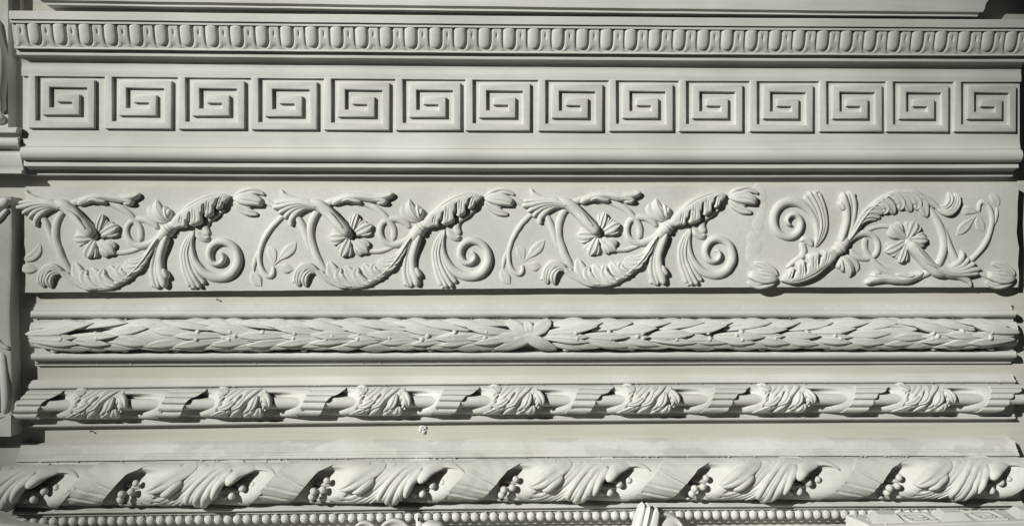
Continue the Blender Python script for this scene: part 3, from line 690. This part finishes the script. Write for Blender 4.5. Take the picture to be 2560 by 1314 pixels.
# ------------------------------------------------------------------ berry and acanthus moulding (row 6)
dz6 = bowfit([(40, 1155), (1280, 1143.2), (2545, 1140)], 40)
pr6 = [(1095.2, 2), (1098, 9), (1104, 21), (1106, 23), (1124.5, 31), (1125.5, 35), (1132, 36.5), (1133.4, 41), (1138, 44), (1141.4, 44), (1142.4, 42), (1143.4, 38), (1152.4, 39.5), (1153, 44), (1155, 45),
       (1200, 45), (1252, 45), (1262, 56), (1264, 60), (1269, 60), (1270, 58), (1270.6, 48), (1273.6, 47), (1274.6, 49), (1276, 49), (1276.6, 47), (1277.2, 40), (1301, 40), (1301.6, 39), (1302, 28), (1306, 28), (1308, 28), (1308.4, 27), (1308.8, 14), (1340, 14), (1340.5, 3)]
L6, R6 = Xat(40, 1150, 42), Xat(2548, 1150, 42)
t5 = thing('acanthus_and_berry_cast', 'heavy plaster moulding of twisted ribbon, acanthus leaves and berries above a beaded edge', 'moulding cast', (0, 0, Zat(1280, 1205, 0)))
o5 = np.array(t5.location)*1000
obj('moulding_body', run_profile(pr6, L6, R6, dz6, nx=90, jag=1.5, wob=0.3).mesh('moulding_body', PD, o5, 30), t5)
Y6 = 1207.0; DR = 80.0
U6 = U(1280, Y6, DR)
class S6:
    d = 45.0
    def to(s, x, y):
        X, Z = U(850+np.asarray(x)/2.977, 1090+np.asarray(y)/2.977, DR); return X-U6[0], Z-U6[1]
M6 = S6(); Yc6 = (Y6-1090)*2.977; RV6 = 53*2.977
def s6(x, y): return 52*np.sqrt(np.clip(1-((y-Yc6)/RV6)**2, 0.0, 1))
R6U = []
ys6 = Yc6+RV6*np.sin(np.linspace(-1.5, 1.5, 64))
m = MB()     # folded ribbon wrap
def fold(x, y):
    z = s6(x, y)
    q = (x-1030)*0.43+245-y          # fold lines run down to the right
    z = z+3.2*np.exp(-((y-(245+(x-1030)*0.48))/10.0)**2)-3.0*np.exp(-((y-(262+(x-1030)*0.48))/10.0)**2)
    z = z-2.8*np.exp(-((y-(345+(x-950)*0.24))/9.0)**2)+1.8*np.exp(-((y-(362+(x-950)*0.24))/10.0)**2)
    z = z-2.8*np.exp(-((y-(412+(x-900)*0.23))/9.0)**2)+1.8*np.exp(-((y-(428+(x-900)*0.23))/10.0)**2)
    z = z-4.5*np.exp(-((y-(486-(x-830)*0.03))/6.0)**2)
    return z
patch(m, M6, lambda y: np.interp(y, [195, 215, 250, 340, 410, 515], [1090, 1060, 1030, 945, 880, 775]), lambda y: np.interp(y, [195, 210, 250, 310, 350, 400, 450, 490, 515], [1500, 1420, 1325, 1268, 1235, 1192, 1150, 1115, 1060]), ys6, fold, nu=80, skirt=6)
R6U.append(('folded_ribbon', m.mesh('folded_ribbon', PL, sharp=50)))
w_l = lambda y: np.interp(y, [195, 215, 250, 340, 410, 515], [1090, 1060, 1030, 945, 880, 775])
w_r = lambda y: np.interp(y, [195, 210, 250, 310, 350, 400, 450, 490, 515], [1500, 1420, 1325, 1268, 1235, 1192, 1150, 1115, 1060])
a_l = lambda y: np.interp(y, [195, 230, 300, 350, 430, 500, 520], [1700, 1680, 1630, 1600, 1510, 1480, 1520])
a_r = lambda y: np.interp(y, [195, 230, 300, 380, 450, 520], [2300, 2140, 1990, 1920, 1860, 1700])
P6 = 1402.0
m = MB(); patch(m, M6, lambda y: w_r(y)-70, a_l, ys6, dent(s6, Yc6, RV6, 0.78), nu=30, skirt=2, wu=True); R6U.append(('ribbon_underside', m.mesh('ribbon_underside', PL, sharp=60)))
def under6(P):
    m = MB(); patch(m, M6, lambda y: a_r(y)-80, lambda y: w_l(y)+P+14, ys6, dent(s6, Yc6, RV6, 0.78), nu=30, skirt=2, wu=True); return m.mesh('ribbon_underside', PL, sharp=60)
# berry twigs with berries
m = MB()
stroke(m, M6, [(1270, 380), (1340, 395), (1430, 400), (1560, 405)], [16, 20, 16, 8], [6, 8, 7, 4], base=[24, 24, 18, 14], n=20, skirt=-8, ribs=2)
stroke(m, M6, [(1290, 345), (1370, 352), (1450, 358), (1540, 365)], [12, 18, 14, 8], [6, 8, 6, 4], base=[20, 20, 16, 14], n=20, skirt=-8)
R6U.append(('twig', m.mesh('twig', PL, sharp=60)))
m = MB()
stroke(m, M6, [(1960, 385), (2050, 375), (2130, 385), (2270, 405)], [18, 20, 14, 7], [6, 8, 7, 4], base=[26, 26, 20, 14], n=20, skirt=-8, ribs=2)
stroke(m, M6, [(2090, 340), (2160, 348), (2240, 352), (2330, 362)], [14, 22, 22, 10], [5, 7, 6, 4], base=[20, 20, 16, 12], n=20, skirt=-8, ribs=2)
R6U.append(('twig', m.mesh('twig', PL, sharp=60)))
for (x, y, z, r) in [(1390, 317, 37, 8.8), (1364, 376, 42, 9.8), (1300, 389, 46, 9.8), (1284, 431, 42, 9.5), (2160, 350, 42, 10.0), (2236, 332, 34, 9.0), (2088, 410, 44, 9.8), (2030, 418, 40, 8.5)]:
    X, Z = M6.to(np.array([float(x)]), np.array([float(y)])); m = MB(); ball(m, (X[0], -(M6.d+z), Z[0]), r*0.93, 10, 14); R6U.append(('berry', m.mesh('berry', PL)))
m = MB()     # acanthus
patch(m, M6, lambda y: np.interp(y, [195, 230, 300, 350, 430, 500, 520], [1660, 1640, 1590, 1560, 1470, 1440, 1500]), lambda y: np.interp(y, [195, 230, 300, 380, 450, 520], [2300, 2140, 1990, 1920, 1860, 1700]), ys6, lambda x, y: s6(x, y)-4, nu=22, skirt=8)
B6 = lambda pts, hw, h, **k: stroke(m, M6, pts, hw, h, surf=lambda x, y: s6(x, y)-4, skirt=k.pop('skirt', 3), n=k.pop('n', 26), m=k.pop('m', 11), **k)
B6([(1380, 478), (1450, 500), (1540, 505), (1640, 470), (1760, 390), (1880, 280), (2000, 215), (2150, 200)], [18, 20, 20, 22, 26, 30, 30, 20], [4.3, 5.0, 5.8, 6.5, 6.5, 5.8, 4.3, 2.9], n=44)
B6([(1390, 452), (1450, 478), (1530, 480), (1620, 445), (1730, 360), (1840, 262), (1960, 205)], [12, 16, 18, 20, 24, 28, 22], [3.6, 4.3, 5.0, 5.8, 5.8, 5.0, 2.9], n=40)
B6([(1480, 425), (1540, 445), (1610, 420), (1710, 340), (1810, 255), (1900, 205)], [14, 18, 18, 20, 24, 20], [3.6, 5.0, 5.0, 5.8, 5.0, 2.9], n=36)
B6([(1260, 470), (1290, 500), (1400, 520), (1540, 525), (1640, 505)], [14, 20, 18, 14, 8], [6, 7, 6, 5, 4], n=30)
B6([(1600, 515), (1680, 470), (1780, 400), (1900, 290), (2020, 225)], [6, 14, 20, 26, 24], [3.6, 5.0, 6.5, 6.5, 4.3], n=30, base=[3, 2])
B6([(1690, 495), (1740, 455), (1810, 390), (1900, 300)], [6, 16, 22, 24], [3.6, 5.8, 6.5, 5.8], n=24, base=[6, 3], caps=(.5, 1))
B6([(1482, 362), (1540, 345), (1620, 300), (1720, 245), (1820, 205)], [18, 44, 50, 42, 26], [6, 11, 11, 8, 4], base=[9, 10, 6, 0], n=30, form='leaf')
B6([(1585, 392), (1630, 375), (1680, 330), (1740, 280)], [18, 32, 32, 20], [6, 11, 10, 5], base=[9, 6], n=22)
B6([(1788, 478), (1795, 425), (1855, 330), (1955, 240), (2060, 205)], [34, 44, 38, 34, 26], [11, 14, 12, 9, 5], base=[12, 11, 6, 1, 0], n=36, form='leaf', skirt=12)
B6([(1850, 528), (1858, 470), (1900, 372), (1985, 262), (2085, 205)], [36, 54, 46, 36, 26], [12, 15, 13, 9, 5], base=[15, 13, 7, 2, 0], n=36, form='leaf', skirt=14)
B6([(1928, 462), (1920, 415), (1945, 345), (2020, 258)], [18, 28, 30, 26], [10, 12, 11, 8], base=[11, 10, 5, 0], n=26, skirt=12)
B6([(1962, 432), (1972, 385), (2008, 312), (2085, 235)], [18, 28, 30, 28], [10, 13, 12, 7], base=[12, 11, 5, 0], n=26, skirt=12)
B6([(2060, 318), (2090, 282), (2150, 238), (2260, 205)], [30, 36, 30, 18], [10, 13, 10, 5], base=[10, 9, 4, 0], n=30, skirt=12)
B6([(2160, 222), (2260, 208), (2340, 222), (2400, 258)], [18, 18, 14, 6], [5, 5, 4, 3], base=[2, 2, 2, 0], n=22)
R6U.append(('acanthus_leaf', m.mesh('acanthus_leaf', PL, sharp=55)))
xw = [Xat(p, 1205, DR) for p in (225, 705, 1178, 1655, 2140)]
c6 = float(M6.to(1060, Yc6)[0])
pit = float(np.mean(np.diff(xw)))
def place6(ox, names=None):
    for (n_, me) in R6U:
        if names and n_ not in names: continue
        obj(n_, vary(me, int(ox) % 999, 0.7), t5, (ox-o5[0], -o5[1], float(U6[1]+dz6(ox+c6))-o5[2]))
U6K = P6/2.977/float(M6.to(1060+P6, Yc6)[0]-M6.to(1060, Yc6)[0])
def place_under6(x, gap):
    ox = x-c6; obj('ribbon_underside', under6(gap*2.977*U6K), t5, (ox-o5[0], -o5[1], float(U6[1]+dz6(x))-o5[2]))
for k, x in enumerate(xw[:-1]): place6(x-c6); place_under6(x, xw[k+1]-x)
x = xw[-1]-c6
place6(x); place_under6(xw[-1], pit); place_under6(xw[0]-pit, pit)
# left end: the tail of the leaf wrap and its berries before the first ribbon
ox = xw[0]-c6-pit
Xl = L6-46
for (n_, me) in R6U:
    if n_ == 'acanthus_leaf':
        # clip to what the cast still has
        me2 = me.copy(); V = np.zeros(len(me2.vertices)*3); me2.vertices.foreach_get('co', V); V = V.reshape(-1, 3)
        lim = (Xl-ox)/1000
        V[:, 0] = np.where(V[:, 0] < lim, lim+(V[:, 0]-lim)*0.02, V[:, 0]); me2.vertices.foreach_set('co', V.ravel()); me2.update()
        obj(n_, me2, t5, (ox-o5[0], -o5[1], float(U6[1]+dz6(ox+c6))-o5[2]))
n_twig = [i for i, r in enumerate(R6U) if r[0] == 'twig'][1]
idx = [n_twig]+[i for i, r in enumerate(R6U) if r[0] == 'berry'][4:]
for i in idx: obj(R6U[i][0], R6U[i][1], t5, (ox-o5[0], -o5[1], float(U6[1]+dz6(ox+c6))-o5[2]))
# beads
zb6 = Zat(1280, 1289.3, 44)
bm = []
for s in range(4):
    m = MB(); ball(m, (0, 0, 0), 11.2, 10, 14, (0.99, 0.86, 1.02)); v = m.v[0]; v += np.random.RandomState(s).uniform(-.25, .25, v.shape); bm.append(m.mesh('bead', PL))
xa, xb = Xat(60, 1289, 46), Xat(2540, 1289, 46); nb = int(round((xb-xa)/23.05))
for i in range(nb+1):
    x = xa+(xb-xa)*i/nb
    obj('bead', bm[i % 4], t5, (x-o5[0], -44-o5[1], zb6+float(dz6(x))-o5[2]))

# ------------------------------------------------------------------ left: moulded bracket and relief panel
t6 = thing('moulded_bracket', 'tall moulded plaster bracket on a stepped base beside the greek key cornice', 'bracket', (Xat(10, 200, 0), 0, Zat(10, 430, 0)))
o6 = np.array(t6.location)*1000
prb = [(318, 60), (319, 66), (331, 66), (332, 58), (334, 52), (344, 50), (345, 56)] + torus_pts(346, 56, 370, 50, 9, 6) + [(372, 44), (384, 42), (386, 46), (404, 46), (416, 42), (425, 38), (426, 46), (433, 46), (434, 42), (435, 4)]
q = np.array([(float(U(20, y, d)[1]), d) for y, d in prb]); q = np.vstack([[q[0, 0], -6], q, [q[-1, 0], -6]])
xe = np.array([Xat(p, 375, 50) for p in (40,)]+[0])[0]
P = np.zeros((8, len(q), 3))
for i, x in enumerate(np.linspace(-1500, Xat(52, 375, 50), 8)):
    P[i, :, 0] = x; P[i, :, 1] = -q[:, 1]; P[i, :, 2] = q[:, 0]
P[-1, :, 0] += RNG.uniform(-5, 1, len(q))
mb = MB(); mb.grid(P, closev=True, cap=True); obj('stepped_base', mb.mesh('stepped_base', PL, o6, 32), t6)
SL = Sheet(0, 0, 0, 1.0)
mb = MB(); box(mb, -1500, Xat(20, 200, 40), -40, 4, Zat(20, 322, 40), Zat(20, -60, 30)); obj('back_plate', mb.mesh('back_plate', PL, o6), t6)
mb = MB(); box(mb, -1500, Xat(50, 10, 20), -20, 4, Zat(50, 140, 20), Zat(20, -60, 30)); obj('side_plate', mb.mesh('side_plate', PL, o6), t6)
mb = MB(); stroke(mb, SL, [(19, 60), (22, 110), (29, 150), (28, 200), (24, 250), (30, 292)], [5, 9, 13, 14, 14, 10], [14, 16, 18, 18, 18, 14], base=[38, 40, 42, 42, 42, 38], n=30, skirt=-6); obj('outer_strip', mb.mesh('outer_strip', PL, o6, 55), t6)
mb = MB(); stroke(mb, SL, [(4, -40), (5, 60), (-2, 140), (-8, 210), (-4, 262)], [9, 9, 10, 12, 12], [12, 14, 16, 18, 14], base=[38, 42], n=30, skirt=-6); obj('inner_strip', mb.mesh('inner_strip', PL, o6, 55), t6)
mb = MB(); stroke(mb, SL, [(-60, 250), (-20, 280), (10, 300), (38, 306)], [22, 22, 18, 12], [18, 20, 18, 12], base=[38, 40], n=24, skirt=-6); obj('bulb', mb.mesh('bulb', PL, o6, 55), t6)

t7 = thing('relief_cast', 'thick upright plaster relief slab with projecting sill standing beside the frieze end', 'relief cast', (Xat(10, 800, 0), 0, Zat(10, 1090, 0)))
o7 = np.array(t7.location)*1000
mb = MB(); XR7 = Xat(25.5, 700, 44)
ysr = np.linspace(0, 1, 26); P = np.zeros((26, 5, 3))
zt7, zb7 = Zat(25, 491, 44), Zat(25, 1040, 44)
for i, v in enumerate(ysr):
    z = zt7+(zb7-zt7)*v; xe = XR7+2.2*math.sin(v*9)+RNG.uniform(-.5, .5)
    P[i] = [(-1500, -43, z), (xe-6, -44+0.5*math.sin(v*20), z), (xe, -41, z), (xe+1, 4, z), (-1500, 4, z)]
mb.grid(P, closev=True, cap=True); obj('slab', mb.mesh('slab', PL, o7, 40), t7)
mb = MB(); box(mb, -1500, Xat(27, 1064, 54), -54, 4, Zat(20, 1090, 54), Zat(20, 1036, 54))
P = mb; obj('sill', mb.mesh('sill', PL, o7), t7)
S7 = Sheet(44, 0, 0, 1.0)
mb = MB(); stroke(mb, S7, [(-40, 530), (0, 512), (24, 500)], [14, 14, 12], [10, 11, 9], n=16); stroke(mb, S7, [(-40, 566), (-5, 548), (20, 522)], [8, 9, 6], [7, 8, 5], n=16); obj('relief_band', mb.mesh('relief_band', PL, o7, 55), t7)
mb = MB(); stroke(mb, S7, [(-30, 820), (0, 858), (24, 872)], [6, 7, 5], [5, 6, 4], n=16); stroke(mb, S7, [(4, 880), (10, 930), (14, 1000), (10, 1034)], [9, 10, 11, 8], [4, 6, 7, 6], n=20); stroke(mb, S7, [(-20, 880), (-10, 960), (-8, 1034)], [12, 13, 12], [4, 7, 6], n=18)
stroke(mb, S7, [(-30, 1040), (0, 1040), (26, 1037)], [5, 7, 3], [12, 14, 9], n=14)
obj('relief_drapery', mb.mesh('relief_drapery', PL, o7, 55), t7)

# ------------------------------------------------------------------ foreground casts along the bottom edge (standing on the ledge)
ZL = -752.0
# cornice fragment, lower right
t8 = thing('cornice_fragment', 'bright cornice fragment with fret and pyramid studs standing under the beaded edge', 'cornice fragment', (Xat(2350, 1300, 140), -140, ZL))
o8 = np.array(t8.location)*1000
zt8 = Zat(2300, 1284, 92)
xl8, xr8 = Xat(2118, 1290, 100), Xat(2700, 1290, 100)
mb = MB(); nx = 30; xs = np.linspace(xl8, xr8, nx); P = np.zeros((nx, 6, 3))
for i, x in enumerate(xs):
    z = zt8+0.020*(x-xl8)
    P[i] = [(x, -92, z), (x, -178, z-1), (x, -181, z-4), (x, -181, z-46), (x, -150, ZL+2), (x, -92, ZL+2)]
P[0, :4, 0] += [0, 26, 30, 44]
mb.grid(P, closev=True, cap=True); obj('fragment_body', mb.mesh('fragment_body', PB, o8, 35), t8)
for px_ in (2212, 2376, 2566):
    xc = Xat(px_, 1285, 128); zc = zt8+0.02*(xc-xl8); m = MB(); b, t = 40, 22
    V = [(xc-b+6, -98, zc-2), (xc+b+6, -98, zc-2), (xc+b-6, -166, zc-2), (xc-b-6, -166, zc-2), (xc-t+3, -110, zc+15), (xc+t+3, -110, zc+15), (xc+t-3, -148, zc+15), (xc-t-3, -148, zc+15)]
    m.add(V, [(0, 1, 5, 4), (1, 2, 6, 5), (2, 3, 7, 6), (3, 0, 4, 7), (4, 5, 6, 7)]); obj('pyramid_stud', m.mesh('pyramid_stud', PB, o8), t8)
def bar(m, x0, y0, x1, y1, wd, z0, z1):
    d = np.array([x1-x0, y1-y0]); L_ = np.linalg.norm(d); n_ = np.array([-d[1], d[0]])/L_*wd/2
    c = [(x0+n_[0], y0+n_[1]), (x1+n_[0], y1+n_[1]), (x1-n_[0], y1-n_[1]), (x0-n_[0], y0-n_[1])]
    V = [(a, b, z0) for a, b in c]+[(a, b, z1) for a, b in c]
    m.add(V, [(0, 1, 5, 4), (1, 2, 6, 5), (2, 3, 7, 6), (3, 0, 4, 7), (4, 5, 6, 7)])
for px_ in (2295, 2465):
    xc = Xat(px_, 1290, 135); zc = zt8+0.02*(xc-xl8); m = MB()
    for (a0, b0, a1, b1) in [(-34, -102, 34, -102), (34, -102, 34, -164), (34, -164, -30, -164), (-30, -164, -30, -122), (-30, -122, 14, -122), (14, -122, 14, -146), (14, -146, -12, -146)]:
        bar(m, xc+a0, b0, xc+a1, b1, 8, zc-3, zc+4)
    obj('fret', m.mesh('fret', PB, o8), t8)
# broken plaster teeth along the cut end
for k in range(7):
    m = MB(); x = xl8+6+k*9; y = -96-k*13; zc = zt8-1
    V = [(x-9, y-6, zc-14), (x+9, y-6, zc-14), (x+9, y+6, zc-14), (x-9, y+6, zc-14), (x+1, y, zc+5+3*math.sin(k*2.3))]
    m.add(V, [(0, 1, 4), (1, 2, 4), (2, 3, 4), (3, 0, 4), (3, 2, 1, 0)]); obj('broken_tooth', m.mesh('broken_tooth', PB, o8), t8)

def standing(name, label, cat, px_, d, group=None):
    t = thing(name, label, cat, (Xat(px_, 1300, d), -d, ZL), group); return t, np.array(t.location)*1000
# two round dished casts
def dished(name, label, px_, ptop, d, R):
    t, o = standing(name, label, 'cast', px_, d)
    xc = Xat(px_, 1300, d); zc = Zat(px_, ptop, d)-R
    mb = MB(); nu, nv = 14, 40; P = np.zeros((nu, nv, 3)); prof = [(0, 2), (.35, 1.5), (.6, 2.5), (.72, 5), (.80, 9), (.88, 11.5), (.94, 12), (.985, 10), (1, 6), (1, -8), (.9, -14), (.6, -16), (.3, -16), (0, -16)]
    for i, (r, h) in enumerate(prof):
        a = np.linspace(0, 2*math.pi, nv, endpoint=False); P[i, :, 0] = xc+r*R*np.cos(a); P[i, :, 2] = zc+r*R*np.sin(a)+0.1*h; P[i, :, 1] = -(d+h)
    mb.grid(P, closev=True); obj('dish', mb.mesh('dish', PB, o, 50), t)
    mb = MB(); box(mb, xc-R*.45, xc+R*.45, -(d+6), -(d-14), ZL-1, zc-R*.7); obj('foot', mb.mesh('foot', PB, o), t)
dished('round_cast', 'smaller round dished plaster cast just below the row of beads', 914, 1300.5, 110, 32)
dished('round_cast', 'larger round dished plaster cast between the small dished cast and the pointed horn', 988, 1294.5, 118, 42)
# horn-like tip; a near-black ball paints the shade of its eye hole
t, o = standing('horn_cast', 'pointed plaster horn with a small hole painted dark beside the dished casts', 'cast', 1046, 112)
mb = MB(); n = 18
path = [(1080, 1400), (1062, 1340), (1050, 1308), (1045, 1290), (1046, 1280)]
Pp, _ = catmull(path, n); wv = np.interp(np.linspace(0, 1, n), [0, .3, .6, .8, .93, 1], [34, 26, 17, 9, 4, 1.0])
P = np.zeros((n, 14, 3)); a = np.linspace(0, 2*math.pi, 14, endpoint=False)
for i in range(n):
    X, Z = U(Pp[i, 0], Pp[i, 1], 112); P[i, :, 0] = X+wv[i]*np.cos(a)*np.where(np.cos(a) > 0, .9, 1); P[i, :, 1] = -(112+wv[i]*0.7*np.sin(a)); P[i, :, 2] = Z
P[0, :, 2] = ZL-1
mb.grid(P, closev=True, cap=True); obj('horn', mb.mesh('horn', PB, o, 55), t)
X, Z = U(1046.5, 1298, 126); mb = MB(); ball(mb, (float(X), -122, float(Z)), 4.0, 8, 12, (0.7, 0.6, 1.3)); obj('eye_hole_shade', mb.mesh('eye_hole_shade', IR, o), t)
mb = MB(); XX = Xat(1075, 1312, 116); stroke(mb, Sheet(112, 0, 0, 1.0), [(1052, 1312), (1080, 1316), (1110, 1330)], [10, 14, 20], [12, 16, 16], n=14, skirt=14); obj('cheek', mb.mesh('cheek', PB, o, 55), t)
# scroll bracket
t, o = standing('scroll_bracket', 'bright leaning scroll bracket with fluted front and rounded shell beside it', 'bracket', 1630, 120)
SB = Sheet(112, 0, 0, 1.0); mb = MB()
stroke(mb, SB, [(1611, 1261), (1604, 1285), (1594, 1330), (1588, 1400)], [7, 10, 12, 12], [10, 12, 12, 12], n=16, skirt=30, form='round')
stroke(mb, SB, [(1624, 1262.5), (1618, 1290), (1610, 1330), (1606, 1400)], [10, 14, 16, 16], [12, 14, 15, 15], n=16, skirt=30, m=11, ribs=2)
stroke(mb, SB, [(1643, 1269), (1638, 1290), (1630, 1330), (1626, 1400)], [7, 12, 13, 13], [10, 11, 12, 12], n=16, skirt=34, form='flat', caps=(.4, 1))
obj('fluted_front', mb.mesh('fluted_front', PB, o, 50), t)
mb = MB(); xc = Xat(1655, 1320, 100); zc = Zat(1655, 1330, 100); nu = 12; P = np.zeros((nu, 36, 3))
for i, (r, h) in enumerate([(0, 16), (.3, 15), (.55, 12), (.7, 7), (.78, 4), (.84, 5), (.9, 9), (.95, 10), (1, 6), (1.0, -16), (.5, -18), (0, -18)]):
    a = np.linspace(0, 2*math.pi, 36, endpoint=False); P[i, :, 0] = xc+r*56*np.cos(a); P[i, :, 2] = zc+r*48*np.sin(a); P[i, :, 1] = -(98+h)
mb.grid(P, closev=True); obj('shell', mb.mesh('shell', PB, o, 50), t)
mb = MB(); box(mb, Xat(1590, 1300, 100), Xat(1660, 1300, 100), -112, -82, ZL-1, zc-20); obj('foot', mb.mesh('foot', PB, o), t)
# slab corner, lower left
mb = MB(); za, zb_ = Zat(0, 1306, 150), Zat(60, 1314, 150)
xa_, xb_ = Xat(-60, 1306, 150), Xat(140, 1306, 150); sl = (zb_-za)/(Xat(60, 1314, 150)-Xat(0, 1306, 150)); z0 = za-sl*(Xat(0, 1306, 150)-xa_); z1 = z0+sl*(xb_-xa_)
mb.add([(xa_, -150, z0), (xb_, -150, z1), (xb_, -150, ZL-1), (xa_, -150, ZL-1), (xa_, -118, z0), (xb_, -118, z1), (xb_, -118, ZL-1), (xa_, -118, ZL-1)],
       [(0, 1, 2, 3), (4, 7, 6, 5), (0, 4, 5, 1), (1, 5, 6, 2), (3, 2, 6, 7), (0, 3, 7, 4)])
o9 = obj('plaster_slab', mb.mesh('plaster_slab', PB)); tag(o9, 'bright sloping plaster slab edge standing below the start of the beads', 'slab')

# ------------------------------------------------------------------ small things on the wall
def nail(px_, py_, ln, lab):
    m = MB(); X, Z = U(px_, py_, 0); n = 8; a = np.linspace(0, 2*math.pi, n, endpoint=False)
    P = np.zeros((4, n, 3))
    for i, (y, r) in enumerate([(6, 1.2), (-7, 1.2), (-7.2, 2.2), (-8.4, 2.0)]):
        P[i, :, 0] = X+r*np.cos(a); P[i, :, 1] = y; P[i, :, 2] = Z+r*np.sin(a)
    m.grid(P, closev=True, cap=True); o = obj('nail', m.mesh('nail', IR)); tag(o, lab, 'nail')
nail(545, 748, 6, 'small dark nail in the wall between the frieze and the laurel moulding')
nail(230, 1076, 8, 'thin dark nail in the wall strip below the ribbon and rod moulding')
m = MB(); X, Z = U(1058, 1072, 0)
for k in range(9):
    a = k*0.7; ball(m, (X+7*math.cos(a)*(k > 0), -1.2, Z+7*math.sin(a)*(k > 0)), 4.2+1.5*math.sin(k*3), 7, 9, (1, .8, 1))
tag(obj('plaster_blob', m.mesh('plaster_blob', PL)), 'small crumbly plaster blob stuck on the wall under the ribbon and rod moulding', 'plaster blob')
# crumbs caught on the edges of the casts
def crumbs(parent, o, cnt, pyf, d, dz, seed, xr=(90, 2500)):
    r = random.Random(seed); m = MB()
    for k in range(cnt):
        p = r.uniform(*xr); X = Xat(p, pyf, d); Z = Zat(1280, pyf, d)+float(dz(X)); ball(m, (X, -d, Z), r.uniform(.8, 2.0), 5, 6, (r.uniform(.8, 2), 1, r.uniform(.6, 1.2)))
    ob = obj('plaster_crumbs', m.mesh('plaster_crumbs', PL, o), parent); ob['kind'] = 'stuff'
crumbs(t5, o5, 60, 1142.6, 42, dz6, 3); crumbs(t5, o5, 70, 1277.5, 46, dz6, 4); crumbs(t4, o4, 40, 958.5, 21, dz5, 5); crumbs(t3, o3, 36, 795.5, 20, dz4, 6); crumbs(t3, o3, 16, 904, 11, dz4, 8); crumbs(t4, o4, 20, 1050, 18, dz5, 9)
